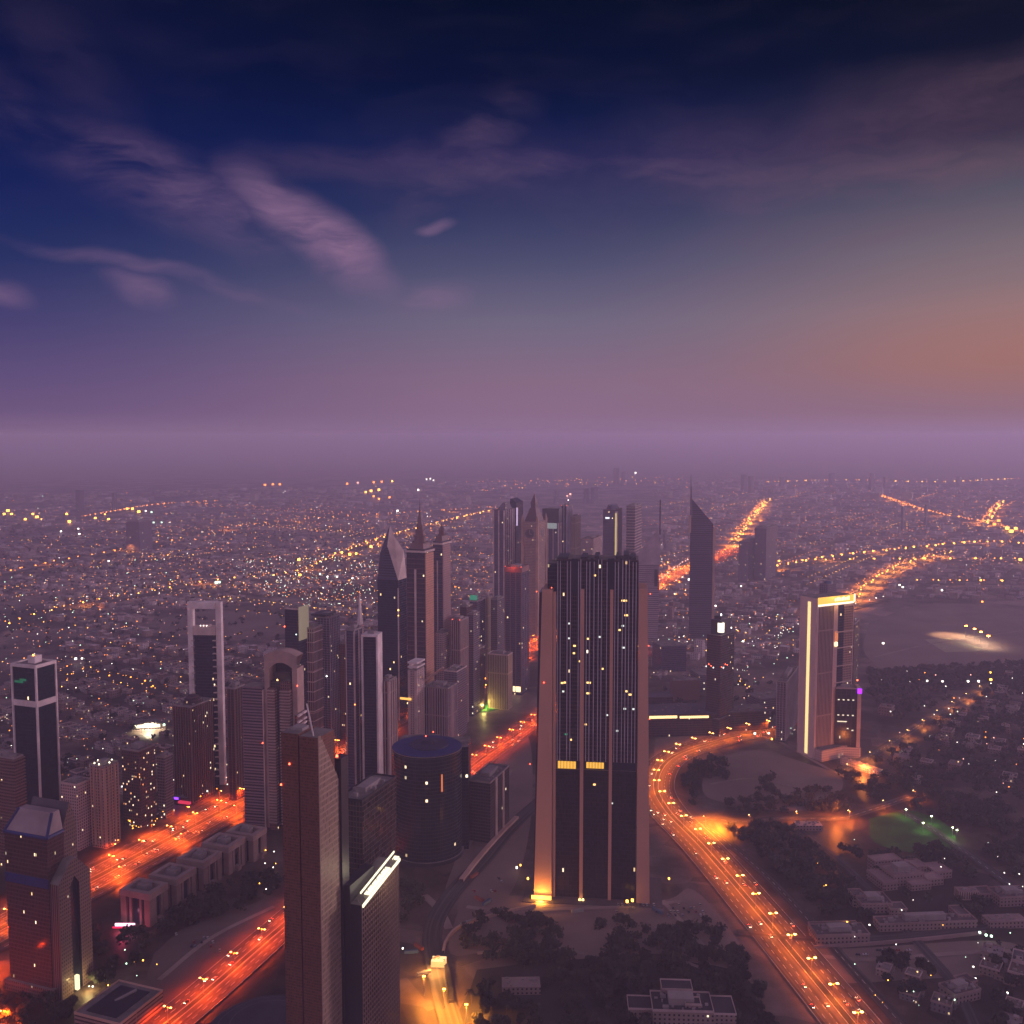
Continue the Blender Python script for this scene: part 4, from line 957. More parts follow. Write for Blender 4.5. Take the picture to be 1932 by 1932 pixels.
# clock tower
F = foot(986, 1014, 1030, 985, 1205, 20); root = thing('clock_tower', 'clock tower with a steep dark red roof, a needle spire and a round dial', 'tower', F); w,d,h = F['w'],F['d'],F['h']
mb = MB(); mb.prism(rect(w,d), 0, h-52, 0, 1); mb.prism(rect(w*1.06,d*1.06), h-52, h, 0, 1); mb.build('body', [f_tan, roofm], root)
mb = MB()
for sx in (-1,1):
    for sy in (-1,1): mb.prism(rect(5,5,sx*w*.5,sy*d*.5), 0, h+4, 0, 0); mb.prism(rect(5,5,sx*w*.5,sy*d*.5), h+4, h+16, 0, 0, top=rect(.3,.3,sx*w*.5,sy*d*.5))
mb.build('corner_turrets', plain('warm_stone', (.50,.30,.20), .7), root)
mb = MB(); z1 = z_at(F,958,0,0); mb.prism(rect(w*.85,d*.85), h, z1, 0, 0, top=rect(w*.38,d*.38)); z2 = z_at(F,950,0,0); mb.prism(rect(w*.30,d*.30), z1, z2, 0, 0); mb.prism(rect(w*.36,d*.36), z2, z_at(F,931,0,0), 0, 0, top=rect(.2,.2)); mb.build('spire_roof', plain('dark_red_roof', (.10,.035,.04), .6), root)
for face_ in ('f','r'):
    mb = MB(); n = 28; zc = h-26; rd = min(w,d)*.30
    mb2 = MB(); 
    if face_ == 'f':
        mb.face([(rd*math.cos(2*math.pi*i/n), -d*.53-.6, zc+rd*math.sin(2*math.pi*i/n)) for i in range(n)])
        mb2.tube((0,-d*.53-.8,zc),(0,-d*.53-.8,zc+rd*.8),.35); mb2.tube((0,-d*.53-.8,zc),(rd*.45,-d*.53-.8,zc-rd*.2),.35)
        for i in range(12): a_ = i*math.pi/6; mb2.box(rd*.86*math.sin(a_)-.35, rd*.86*math.sin(a_)+.35, -d*.53-.9, -d*.53-.62, zc+rd*.86*math.cos(a_)-.35, zc+rd*.86*math.cos(a_)+.35)
    else:
        mb.face([(w*.53+.6, rd*math.cos(2*math.pi*i/n), zc+rd*math.sin(2*math.pi*i/n)) for i in range(n)])
        mb2.tube((w*.53+.8,0,zc),(w*.53+.8,0,zc+rd*.8),.35); mb2.tube((w*.53+.8,0,zc),(w*.53+.8,rd*.45,zc-rd*.2),.35)
    dial = mb.build('clock_dial', plain('dial_bronze', (.10,.07,.08), .5), root); mb2.build('clock_hands', pale, dial)
for nm, lab, a, v, vb, th, mat, kw in [
    ('dark_top_tower', 'violet tower with a dark box crown and a pale band, right of the clock tower', (1024,1054,1060), 962, 1185, 20, f_purple, dict(fins=(13,1.6,.6,pale,'fins','fr'))),
    ('needle_tower', 'slim blue tower with two dark fins, above the left end of the slab tower', (1058,1070,1080), 955, 1180, 20, f_nv, dict(fins=(8,2.2,.8,rib_m), beac=True)),
    ('pale_tower', 'pale tower standing against the right side of the slim blue one', (1076,1086,1096), 975, 1176, 20, f_sand, {}),
    ('pink_tower', 'low pink block in the haze behind the crown of the slab tower', (1095,1118,1136), 1018, 1165, 20, f_pink, dict(wallm=beige)),
    ('rounded_tower', 'dark blue tower with a rounded shoulder and one white sign light', (1138,1160,1174), 962, 1172, 20, f_purple, dict(roof=False)),
    ('banded_tower', 'hazy violet tower with balcony bands right of the yellow strip', (1182,1198,1211), 955, 1168, 20, f_mauve, dict(bands=(7,1.2,.8,pale))),
    ]:
    F = foot(*a, v, vb, th); root = tower(nm, lab, F, mat, **kw); w,d,h = F['w'],F['d'],F['h']
    if nm == 'dark_top_tower':
        mb = MB(); mb.box(-w/2-.8,w/2+.8,-d/2-.8,d/2+.8,h-30,h+2); mb.build('crown_box', darkm, root); mb = MB(); mb.box(-w*.35,w*.4,-d/2-1.4,-d/2-.82,h-44,h-31); mb.build('pale_band', glow('cool_band',(.55,.62,.62),.45), root)
    if nm == 'rounded_tower':
        mb = MB(); mb.cyl(0,0,w*.48,h,h+10,24,0,None,w*.34,d/w); mb.build('crown', f_purple, root); mb = MB(); mb.box(-w*.3,w*.05,-d/2-.8,-d/2-.1,h-22,h-18); mb.build('sign_light', glow('cool_sign',(.9,.95,1),1.6), root)
        mb = MB(); mb.box(w/2+.1, w/2+5, -d/2+4, -d/2+12, 0, h-4); mb.build('side_pier', pale, root)
        mb = MB(); mb.box(w/2+.2, w/2+4, -d/2+2, -d/2+3.9, 20, h-8); mb.build('yellow_strip', glow('yellow_strip',(.9,.68,.26),.75), root)
    if nm == 'needle_tower':
        mb = MB(); mb.tube((-3,0,h),(-3,0,h+16),.6); mb.tube((4,0,h),(4,0,h+12),.6); mb.build('mast', steel, root); beacon(root, 4,0,h+12,1.2,mat=glow('pink_white',(1,.8,.75),6))

# --- triangular towers with blade spires
def tri_tower(label, F, mat, vedge, vlow, vtip, pts, spire_side):
    pass
P0 = G(1322, 1204); F = dict(c=P0, w=60, d=52, rz=0, h=300)
root = thing('blade_spire_tower', 'tall tower with a slanted blade roof ending in a needle spire at its left edge', 'tower', F)
H_ = lambda v: hgt(*P0, v); kk = (P0[1]*ct+(HC-200)*st)/FP; X = lambda u: (u-1322)*kk
fp = [(X(1299),0),(X(1344),6),(X(1320),46)]; hl, hr_ = H_(938), H_(990)
mb = MB(); zz = [hl, hr_, (hl+hr_)/2-6]; u_ = 0
for i in range(3):
    j = (i+1)%3; l_ = math.dist(fp[i],fp[j]); mb.face([(*fp[i],0),(*fp[j],0),(*fp[j],zz[j]),(*fp[i],zz[i])], 0, [(u_,0),(u_+l_,0),(u_+l_,zz[j]),(u_,zz[i])]); u_ += l_
mb.face([(*fp[i],zz[i]) for i in range(3)], 1); mb.build('body', [facade('violet_bands', (.13,.10,.15), (.06,.055,.10), 4.2, 60, .995, .55, .0, seed=40, gr=.2, wr=.5, metal=.3), steel], root)
mb = MB(); mb.prism([(fp[0][0]-.6,-1),(fp[0][0]+5,-1),(fp[0][0]+5,3),(fp[0][0]-.6,3)], hl-45, H_(888)-8, 0, 0, top=[(fp[0][0],.5),(fp[0][0]+.5,.5),(fp[0][0]+.5,1),(fp[0][0],1)]); mb.build('spire', plain('spire_steel', (.16,.14,.19), .4, .4), root)
mb = MB(); mb.box(X(1344)-1,X(1344)+4,3,9,0,hr_-8); mb.box(X(1299)-3,X(1299)+1.5,-3,3,H_(1005),H_(972)); mb.build('corner_mast', beige, root)
P0 = G(1222, 1215); root = thing('pyramid_top_tower', 'pale banded tower with a triangular top and a needle mast, right of the slab tower', 'tower', dict(c=P0,w=60,d=50,rz=0))
H_ = lambda v: hgt(*P0, v); kk = (P0[1]*ct+(HC-150)*st)/FP; X = lambda u: (u-1222)*kk
fp = [(X(1198),8),(X(1242),0),(X(1224),44)]; hb_ = H_(1065)
f_pb = facade('pale_bands', (.42,.34,.37), (.17,.14,.19), 4.4, 60, .995, .48, 0, seed=41, gr=.3, wr=.6)
mb = MB(); mb.prism(fp, 0, hb_, 0, 1); mb.build('body', [f_pb, roofm], root)
apx = (X(1240), 4, H_(998)); q = [(*p, hb_) for p in [(X(1186),8),(X(1246),0),(X(1224),44)]]
mb = MB()
for i in range(3): mb.face([q[i],q[(i+1)%3],apx])
mb.face(q[::-1]); mb.build('triangular_top', plain('pale_roof_panel', (.40,.33,.37), .5), root)
mb = MB(); mb.tube((X(1243),2,H_(1000)-10),(X(1243),2,H_(943)),1.5,0,6); mb.build('mast', darkm, root)
mb = MB(); mb.box(X(1233),X(1239),-1.5,5,H_(1106),H_(1074)); mb.build('slot', darkm, root)

# --- towers to the right
for nm, lab, a, v, vb, th, mat, kw in [
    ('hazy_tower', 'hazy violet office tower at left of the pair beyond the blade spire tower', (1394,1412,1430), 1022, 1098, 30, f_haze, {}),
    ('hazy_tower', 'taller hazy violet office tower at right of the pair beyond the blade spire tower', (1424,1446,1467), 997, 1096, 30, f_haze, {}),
    ('dark_block', 'dim slab block with glinting windows left of the tower with the yellow light strip', (1466,1484,1506), 1288, 1402, 25, f_grey, dict(fins=(4,.6,.5,rib_m))),
    ('slim_tower', 'slim dark tower half hidden right of the tower with the yellow light strip', (1604,1612,1622), 1178, 1400, 30, f_dbrown, {}),
    ]:
    F = foot(*a, v, vb, th); tower(nm, lab, F, mat, **kw)
# lit-domed dark tower
F = foot(1334, 1360, 1386, 1200, 1388, 40); root = tower('lantern_tower', 'dark stepped tower with a glowing round lamp in its crown', F, f_dkgrid, roof=False)
w,d,h = F['w'],F['d'],F['h']; mb = MB(); mb.prism(rect(w*.72,d*.72), h, h+22, 0, 0); mb.prism(rect(w*.5,d*.5), h+22, h+27, 0, 0); mb.build('crown', darkm, root)
mb = MB(); mb.cyl(w*.30,-d*.30,5,h+4,h+18,16); mb.build('crown_lamp', glow('crown_lamp',(1,.92,.7),2.0), root); beacon(root, 0,0,h+27,1.2,mat=glow('white_dot2',(1,.95,.9),7))
zb = z_at(F,1262)
for i in range(8): beacon(root, w/2+.8 if i%2 else -w/2+i*2, (-d/2-.8+ (i*3 if i%2 else 0)), zb+ (i%3)*2, .7, 'red_light' if i%3 else 'white_light', redlamp if i%3 else glow('white_dot2',(1,1,1),7))
podium(root, w, d, z_at(F,1270)*.28, f_dkgrid, 1.35)
# tower with the yellow strip and glowing roof sign
F = foot(1510, 1543, 1612, 1130, 1432, 62); w,d,h = F['w'],F['d'],F['h']
root = thing('yellow_strip_tower', 'pale tower with a yellow vertical light strip and a glowing gold band round its roof', 'tower', F)
f_ys = facade('pale_pink_panels', (.66,.48,.45), (.56,.40,.38), 4, 5, .95, .92, .0, seed=42, gr=.5, wr=.6)
f_yr = facade('ribbed_mauve', (.40,.28,.26), (.08,.065,.085), 60, 2.6, .5, .97, 0, seed=43)
mb = MB(); mb.prism(rect(w,d), 0, h, 0, 1); mb.build('body', [plain('pale_pink_stone', (.70,.50,.47), .6, 0, .01, .08), roofm], root)
mb = MB()
for t in (.04,.96): mb.box(-w/2+w*t-.6, -w/2+w*t+.6, -d/2-.7, -d/2-.02, 0, h)
mb.build('corner_ribs', pale, root)
mb = MB(); mb.box(w/2, w/2+.5, -d/2+2.5, -d/2+d*.44, 8, h-12); mb.build('ribbed_glass', f_yr, root)
mb = MB(); mb.box(w/2, w/2+.45, -d/2+d*.56, -d/2+d*.72, 10, h-12); mb.build('dark_glass_bay', f_nv, root)
mb = MB(); mb.box(w/2, w/2+.5, -d/2+d*.72+.1, d/2-2, 10, h-14); mb.build('brown_panel', f_tan, root)
for v in (1192,1222,1256,1287): mb = MB(); z = z_at(F,v,w/2,d*.2); mb.box(w/2+.5, w/2+1.6, -d/2+d*.5, d/2-1, z, z+1.2); mb.build('ledge', pale, root)
mb = MB(); mb.box(-w/2+w*.46, -w/2+w*.62, -d/2-.5, -d/2-.02, 4, h-6); mb.build('yellow_light_strip', glow('strip_yellow',(1,.72,.30),1.35), root)
mb = MB(); mb.box(w/2+.6, w/2+1.2, -d/2, d/2, h-9, h+1.5); mb.build('gold_roof_band', glow('gold_band',(1,.50,.07),1.5), root)
mb = MB(); mb.box(w/2+1.25, w/2+1.7, -d/2, d/2-3, h-10.5, h-8.2); mb.box(w/2+1.25,w/2+1.7,d/2-2,d/2,h-9,h+2)
for i in range(9): mb.box(w/2+1.25, w/2+1.6, -d*.05+i*3.2, -d*.05+i*3.2+1.4, h-5.5, h-1.5+(i%3)*.8)
mb.build('roof_sign', glow('sign_white',(1,.9,.6),2.4), root)
mb = MB(); mb.box(w/2+.55, w/2+1.2, -d/2+d*.48, -d/2+d*.56, z_at(F,1214), z_at(F,1196)); mb.build('orange_window', glow('orange_dim',(1,.28,.10),.8), root)
mb = MB(); mb.box(w/2+.55, w/2+1.4, -d/2+d*.48, -d/2+d*.55, z_at(F,1224), z_at(F,1216)); mb.build('lit_window', glow('win_gold',(1,.72,.35),3), root)
mb = MB(); mb.box(w/2+1, w/2+14, -d/2, d/2-4, 0, 16, 0, 1); mb.build('podium', [f_pink, roofm], root)
light_obj('roof_glow', (w/2+10,0,h-2), 16000, (1,.55,.12), parent=root, soft=3)
# domed roof tower behind
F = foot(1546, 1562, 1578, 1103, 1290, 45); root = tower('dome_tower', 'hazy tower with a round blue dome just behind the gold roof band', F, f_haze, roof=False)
mb = MB(); z = F['h']; r0 = F['w']*.48
for i in range(5): mb.cyl(0,0,r0*math.cos(i*.31),z+r0*.62*math.sin(i*.31),z+r0*.62*math.sin((i+1)*.31),20,0,None,r0*math.cos((i+1)*.31))
mb.build('dome', plain('blue_dome', (.08,.10,.2), .4), root)
# lower tower with purple light
F = foot(1577, 1618, 1632, 1300, 1428, 8, dep=20); w,d,h = F['w'],F['d'],F['h']
root = tower('purple_light_tower', 'shorter dark tower with a pale end fin topped by a purple light', F, f_smooth, fins=(6.8,.4,.4,darkm,'fins','f'))
mb = MB(); mb.box(w/2+.1, w/2+5, -d/2-1.5, d/2+1, 0, h+2); mb.build('end_fin', plain('pink_fin',(.48,.34,.33),.6), root)
mb = MB(); mb.box(w/2-.5, w/2+5.6, -d/2-2.2, -d/2-1.6, h-6, h+1); mb.build('purple_light', glow('purple',(.40,.02,1),2.2), root); beacon(root, w/2+6, d/2+12, h+4, 1.2)
for k, v in enumerate((1321,1321,1321,1321,1350,1350,1350,1350,1362,1362,1375,1378)):
    z = z_at(F, v); x = -w/2+3+(k%4)*6.5
    mb = MB(); mb.box(x, x+2.4+(4 if v==1362 else 0), -d/2-.75, -d/2-.52, z-.7, z+.7); mb.build('lit_window', glow('win_pale',(1,.85,.6),1.3), root)
podium(root, w, d, 14, f_pink, 1.4)

# --- left side mid towers
for nm, lab, a, v, vb, th, mat, kw in [
    ('residential_tower', 'reddish brown apartment tower with stepped balconies at the far left edge', (-22,26,44), 1432, 1640, 20, f_brown, dict(bands=(3.4,1.2,1.4,brownp))),
    ('apartment_block', 'pinkish white apartment block between the glass tower and the tan tower', (114,145,172), 1482, 1606, 20, f_pink, dict(wallm=pale)),
    ('apartment_tower', 'tan apartment tower with a ring of white lights on its roof', (170,196,222), 1448, 1602, 20, f_tan, dict(fins=(5,1.0,1.0,beige))),
    ('apartment_tower', 'dark brown tower with scattered orange windows', (229,262,292), 1418, 1562, 20, facade('lit_brown', (.14,.08,.07), (.03,.022,.03), 3.4, 2.6, .5, .5, .10, seed=50, litc=(1,.35,.1)), {}),
    ('round_corner_tower', 'dark brown tower with a domed crown behind the purple neon', (326,360,400), 1335, 1520, 20, f_dbrown, dict(fins=(4,.8,.8,brownp))),
    ('apartment_tower', 'thin dark tower just right of the portal tower', (428,442,462), 1300, 1512, 20, f_dbrown, dict(fins=(5,.8,.6,brownp))),
    ('apartment_tower', 'slim brown block left of the portal tower', (296,310,326), 1430, 1545, 20, f_grey, {}),
    ('far_hotel', 'hazy slab block alone among the low houses at far left', (237,262,286), 985, 1040, 25, f_haze, {}),
    ]:
    F = foot(*a, v, vb, th); root = tower(nm, lab, F, mat, **kw); w,d,h = F['w'],F['d'],F['h']
    if 'ring of white' in lab:
        for i in range(6): beacon(root, w*.45*math.cos(i), d*.45*math.sin(i)-1, h+2, .8, 'roof_light', glow('roof_white',(1,.88,.6),5))
    if nm == 'round_corner_tower':
        mb = MB(); mb.cyl(0,0,w*.40,h,h+6,24,0,None,w*.36); mb.cyl(0,0,w*.36,h+6,h+10,24,0,None,w*.14); mb.build('dome_crown', f_dbrown, root)
# faint towers on the horizon
for i, (u, v, vb, wd) in enumerate([(1404,896,930,12),(1417,899,932,12),(1163,883,914,10),(1176,890,914,8),(1122,920,950,14),(1106,922,950,10),(1644,893,925,10),(1670,900,926,8),(1704,956,1000,7),(1748,952,995,7),
                     (150,925,965,16),(215,930,962,9),(1255,1000,1030,8),(1475,900,920,10),(1570,893,915,12),(1050,925,950,10),(1810,900,920,12)]):
    F = foot(u-wd/2, u, u+wd/2, v, vb, 40)
    tower('distant_tower', ['left one of two faint towers above the hazy pair','right one of two faint towers above the hazy pair','tiny faint tower under the lone white light on the horizon','smaller faint tower beside the tiny one on the horizon',
        'wider of two faint blocks beyond the clock tower','narrower of two faint blocks beyond the clock tower','faint tower on the horizon above the yellow strip tower','lower faint tower right of the one above the yellow strip tower',
        'left one of two lone poles like towers on the hazy plain','right one of two lone poles like towers on the hazy plain','broad faint block behind the yellow lights at far left','thin faint tower behind the yellow lights at far left',
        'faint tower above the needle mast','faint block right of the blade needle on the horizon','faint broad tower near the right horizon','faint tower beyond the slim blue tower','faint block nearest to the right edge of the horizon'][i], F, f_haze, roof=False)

# ------------------------------------------------------------------ low buildings near the camera
def classical(i, a, v, vb):
    F = foot(*a, v, vb, 20); w,d,h = F['w'],F['d'],F['h']
    root = thing('office_villa', ['nearest of the five square stone office blocks beside the highway, red sign at its foot','second nearest of the five square stone office blocks beside the highway','middle one of the five square stone office blocks beside the highway',
                                  'fourth of the five square stone office blocks, orange lights at its corner','farthest of the five square stone office blocks beside the highway'][i], 'building', F, 'square stone office blocks in a row')
    mb = MB(); mb.prism(rect(w-5,d-5), 0, h-3, 0, 1); mb.build('glass_body', [darkglass, roofm], root)
    mb = MB(); mb.ring(w-2,d-2,h-5,h+1.2,1.2,0,3.5); mb.build('cornice', pale2, root)
    for sx in (-1,1):
        for sy in (-1,1): mb = MB(); x, y = sx*(w/2-3.4), sy*(d/2-3.4); mb.box(x-3.2,x+3.2,y-3.2,y+3.2,0,h-5); mb.build('corner_pier', stone2, root)
    for k in (-.17,.17):
        for s in (-1,1):
            mb = MB(); mb.box(k*w-1.3,k*w+1.3,s*(d/2-1.6)-1.1,s*(d/2-1.6)+1.1,0,h-5); mb.build('pilaster', stone2, root)
            mb = MB(); mb.box(s*(w/2-1.6)-1.1,s*(w/2-1.6)+1.1,k*d-1.3,k*d+1.3,0,h-5); mb.build('pilaster', stone2, root)
    mb = MB(); mb.box(-w*.17,w*.15,-d*.12,d*.2,h-3,h+3); mb.box(-w*.07,w*.07,-d*.02,d*.1,h+3,h+5); mb.build('roof_plant', greyc, root)
    mb = MB(); mb.box(w*.1,w/2+3,-d*.1,d*.1,0,5); mb.build('porch', stone2, root)
stone2 = plain('brown_stone', (.26,.175,.155), .75); pale2 = plain('cornice_stone', (.36,.26,.24), .7)
for i, (a, v, vb) in enumerate([((226,282,317),1690,1750),((281,333,370),1662,1718),((333,384,418),1630,1682),((380,431,463),1601,1652),((426,478,503),1579,1628)]): classical(i, a, v, vb)
sx_, sy_ = G(236, 1752); root = empty('neon_sign', (sx_, sy_, .5)); tag(root, 'small bright pink and red neon sign at the foot of the nearest stone office block', 'sign')
mb = MB(); mb.box(-9,9,-.4,.4,2,4.5); mb.build('sign_panel', glow('pink_white_neon',(1,.45,.65),4), root)
mb = MB(); mb.box(-11,6,-1.2,-.5,.3,1.8); mb.build('sign_base', glow('red_neon',(1,.02,.10),1.2), root); light_obj('sign_glow', (0,-8,4), 9000, (1,.05,.15), parent=root)

F = foot(140, 226, 307, 1934, 1972, 20); root = tower('car_park', 'flat roofed block with a dark sunken roof beside the red lit avenue', F, facade('striped_side', (.36,.24,.21), (.10,.06,.05), 3.2, 60, .99, .45, 0, seed=60), cat='building', wallm=beige, plant=False)
mb = MB(); mb.box(-F['w']*.36,F['w']*.3,-F['d']*.38,F['d']*.40,F['h']+.02,F['h']+.5); mb.build('sunken_roof', darkm, root); mb = MB(); mb.tube((-F['w']*.1,0,F['h']),(F['w']*.1,F['d']*.3,F['h']+3),1.2); mb.build('roof_plant', greyc, root)
xc, yc = G(505, 1965); F = dict(c=(xc,yc), w=90, d=90, rz=0, h=20); root = thing('round_hall', 'low dark hall with concentric curved terraces left of the near brown tower', 'building', F)
mb = MB(); mb.cyl(0,0,46,0,9,56,0,1); mb.cyl(0,0,37,9,13,56,0,1); mb.cyl(0,0,27,13,16,48,0,1); mb.build('body', [plain('dark_wall',(.06,.05,.07),.6), plain('dark_roof',(.055,.05,.075),.8)], root)
for r_, z_ in ((46,9),(37,13),(27,16)): mb = MB(); mb.cyl(0,0,r_+.3,z_-.7,z_-.1,56); mb.build('rim', greyc, root)

def block(name, label, cx, cyv, w, d, h, rz, mat, roofmat=None, wings=(), cat='building', z=0, par=None, group=None):
    F = dict(c=(cx,cyv), w=w, d=d, rz=R(rz), h=h); root = thing(name, label, cat, F, group)
    mb = MB(); mb.prism(rect(w,d), z, h, 0, 1); mb.build('body', [mat, roofmat or roofm], root)
    if par: add_roof(root, w, d, h, par, 1.2)
    rr_ = random.Random(int(abs(cx)*7+w)); mb = MB()
    for _ in range(min(16, int(6+w*d/60))):
        a, b = (rr_.random()-.5)*w*.85, (rr_.random()-.5)*d*.8; q = rr_.uniform(.5,1.6)
        if rr_.random() < .25: mb.cyl(a, b, q*.7, h, h+rr_.uniform(1,2), 8)
        else: mb.box(a-q, a+q, b-q*.6, b+q*.6, h, h+rr_.uniform(.6,2.2))
    mb.build('roof_plant', greyc, root)
    for i, (a, b, ww, dd, hh) in enumerate(wings):
        mb = MB(); mb.prism(rect(ww,dd,a,b), 0, hh, 0, 1); mb.build('wing', [mat, roofmat or roofm], root)
        if par:
            mb = MB(); t = .5; x0,x1,y0,y1 = a-ww/2-.15,a+ww/2+.15,b-dd/2-.15,b+dd/2+.15
            mb.box(x0,x1,y0,y0+t,hh-.5,hh+1); mb.box(x0,x1,y1-t,y1,hh-.5,hh+1); mb.box(x0,x0+t,y0+t,y1-t,hh-.5,hh+1); mb.box(x1-t,x1,y0+t,y1-t,hh-.5,hh+1); mb.build('parapet', par, root)
    return root
villa = facade('villa_wall', (.30,.22,.21), (.05,.04,.05), 3.4, 3.6, .4, .45, .012, seed=61)
villaroof = plain('villa_roof', (.13,.10,.10), .9, 0, .1, .3); parm = plain('parapet_paint', (.50,.38,.37), .7); parm2 = plain('parapet_dull', (.32,.225,.215), .8)
x, y = G(1285, 1925); block('roof_complex', 'flat roofed complex outlined by white parapets at the bottom edge, among black trees', x, y, 46, 26, 15, -3, villa, plain('complex_roof',(.05,.04,.05),.9), [(-30,2,22,18,12),(30,0,20,24,13),(-2,17,24,14,18.5),(8,-3,12,10,17.5)], par=parm)
x, y = G(983, 1868); root = block('shed', 'pale flat roofed shed in the dark ground below the slab tower', x, y, 31, 15, 7, 2, villa, plain('pale_roof',(.30,.225,.215),.8))
x, y = G(1524, 1563); block('shed', 'long white roofed shed at the end of the orange branch road', x, y, 30, 14, 6, 0, villa, parm)
x, y = G(1700, 1660); block('villa', 'largest villa with several flat wings right of the curving road', x, y, 34, 26, 11, 12, villa, parm2, [(-24,-4,16,30,8),(22,14,22,18,9),(26,-12,18,14,7),(-4,24,30,14,13),(44,4,18,22,7),(6,-20,22,10,6)], par=parm2)
x, y = G(1645, 1712); block('villa', 'villa with a white parapet directly left below the largest villa', x, y, 30, 24, 9, 2, villa, villaroof, [(18,-12,16,14,7),(-12,8,12,14,11)], par=parm2)
x, y = G(1824, 1693); block('pavilion', 'pale pavilion with ribbed walls right of the largest villa', x, y, 20, 12, 8, -2, facade('ribbed_pale',(.52,.38,.33),(.12,.08,.08),60,2.2,.45,.96,0,seed=62), parm2)
x, y = G(1905, 1700); block('villa', 'broad villa at the right edge beyond the pavilion', x, y, 34, 22, 9, 6, villa, villaroof, [(-22,10,18,16,7)], par=parm2)
x, y = G(1583, 1770); block('courtyard_building', 'low building with white parapet beside the curving road and two white lights', x, y, 48, 20, 8, 3, villa, villaroof, [(0,14,44,8,6)], par=parm2)
x, y = G(1745, 1748); block('long_building', 'very long low building with a pale roof edge right of the low courtyard building', x, y, 92, 14, 7, 4, villa, villaroof, [(38,10,12,18,9)], par=parm2)
x, y = G(1895, 1745); block('long_building', 'shorter long building at the right edge behind the very long one', x, y, 36, 14, 7, 4, villa, parm2)
x, y = G(1810, 1840+40); block('villa', 'villa with lit pale garden wall near the bottom right corner', x, y, 26, 18, 8, 20, villa, villaroof, [(16,10,14,12,6)], par=parm2)
x, y = G(1278, 1378); r_ = block('exhibition_hall', 'broad dark hall with two lit yellow strips right of the slab tower', x, y, 105, 60, 34, 4, f_dkgrid, plain('hall_roof',(.10,.085,.12),.8), [(-30,45,60,30,44),(62,20,34,60,22)])
mb = MB(); mb.box(-50,-8,-30.6,-30.05,28,32); mb.build('lit_strip', glow('hall_strip',(1,.66,.28),2.2), r_); mb = MB(); mb.box(-4,40,-30.6,-30.05,27.5,31); mb.build('lit_strip', glow('hall_strip',(1,.66,.28),2.2), r_)
x, y = G(1400, 1372); block('office_block', 'dim office block between the lantern tower and the dim slab block', x, y, 70, 40, 30, 10, f_dkgrid, None, [(-40,10,26,40,20)])
x, y = G(1450, 1335); block('office_block', 'low dim block behind the bend of the curving road with a white light', x, y, 60, 40, 22, 20, f_grey)
x, y = G(1340, 1298); block('office_block', 'grey block right of the brown lit wall, behind the broad hall', x, y, 60, 46, 30, 12, f_grey)
x, y = G(1262, 1262); block('office_block', 'square violet block just right of the slab tower behind the broad hall', x, y, 50, 50, 50, 12, f_purple)
x, y = G(1292, 1318); block('brown_block', 'brown wall block lit orange behind the broad hall', x, y, 46, 20, 34, 6, brownp)
x, y = G(340, 1512); r_ = block('neon_shop', 'low shop front with blue and purple neon and a red canopy by the highway', x, y, 34, 22, 10, -18, f_dbrown)
mb = MB(); mb.box(-14,6,-11.6,-11.05,7,9.5); mb.build('neon_band', glow('purple_neon',(.22,.04,1),3.5), r_); mb = MB(); mb.box(8,24,-15,-11.1,4,6.5); mb.build('canopy', glow('red_canopy',(1,.05,.12),.8), r_)
x, y = G(280, 1545); r_ = block('filling_station', 'filling station canopy glowing white beside the highway', x, y, 20, 12, 6.5, -18, white, z=5.2)
mb = MB(); mb.box(-10,10,-6.6,-6.05,5.0,7.2); mb.build('lit_band', glow('canopy_white',(.95,.98,1),5), r_); light_obj('canopy_light', (0,-4,4.5), 20000, (.9,.95,1), parent=r_)
for i_ in (-7,7): mb = MB(); mb.box(i_-.4,i_+.4,-.4,.4,0,5.2); mb.build('column', white, r_)
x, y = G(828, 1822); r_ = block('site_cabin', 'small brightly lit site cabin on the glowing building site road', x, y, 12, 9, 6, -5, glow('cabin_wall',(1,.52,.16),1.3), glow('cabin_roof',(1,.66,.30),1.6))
light_obj('cabin_light', (0,-12,10), 60000, (1,.4,.08), parent=r_, soft=3)
x, y = G(846,1850); root = empty('barrier_wall', (x, y, 0), R(8)); tag(root, 'dark barrier wall running down the glowing building site road from the cabin', 'wall')
mb = MB(); mb.box(-2.2,2.2,-34,20,0,3.5); mb.build('wall_body', darkm, root)
def fw(name, label, pix, h, t, mat):
    P = catmull([G(*p) for p in pix], 8); mb = MB(); ribbon(mb, P, -t/2, t/2, h, 0, zb=0); o = tag(mb.build(name, mat), label, 'wall')
fw('site_wall', 'curved pale retaining wall from the site cabin towards the slab tower', [(836,1800),(842,1778),(862,1755),(900,1738),(960,1722),(1010,1712)], 3, 2.2, beige)
fw('site_wall', 'long straight pale wall beside the construction road up to the slab tower', [(870,1665),(905,1620),(945,1575),(975,1545)], 3.5, 5, beige)
fw('boundary_wall', 'long boundary wall lit orange in front of the very long low building', [(1535,1790),(1620,1785),(1740,1775),(1860,1762)], 3, 1.5, parm2)
x, y = G(1625,1452); block('footbridge_hall', 'orange lit low roofed hall beside the road by the lit tower', x, y, 60, 10, 8, -56, f_pink, beige)
light_obj('hall_light', (x-2, y-12, 12), 90000, (1,.25,.04), soft=3)
x, y = G(1580,1548); light_obj('junction_light', (x, y, 16), 90000, (1,.20,.02), soft=3)
x, y = G(1352,1562); light_obj('junction_light', (x, y, 22), 700000, (1,.22,.01), 'SPOT', soft=3, size=R(140))
x, y = G(1805, 1205); light_obj('pitch_light', (x, y+30, 60), 420000, (1,.62,.30), 'SPOT', soft=3, size=R(84))
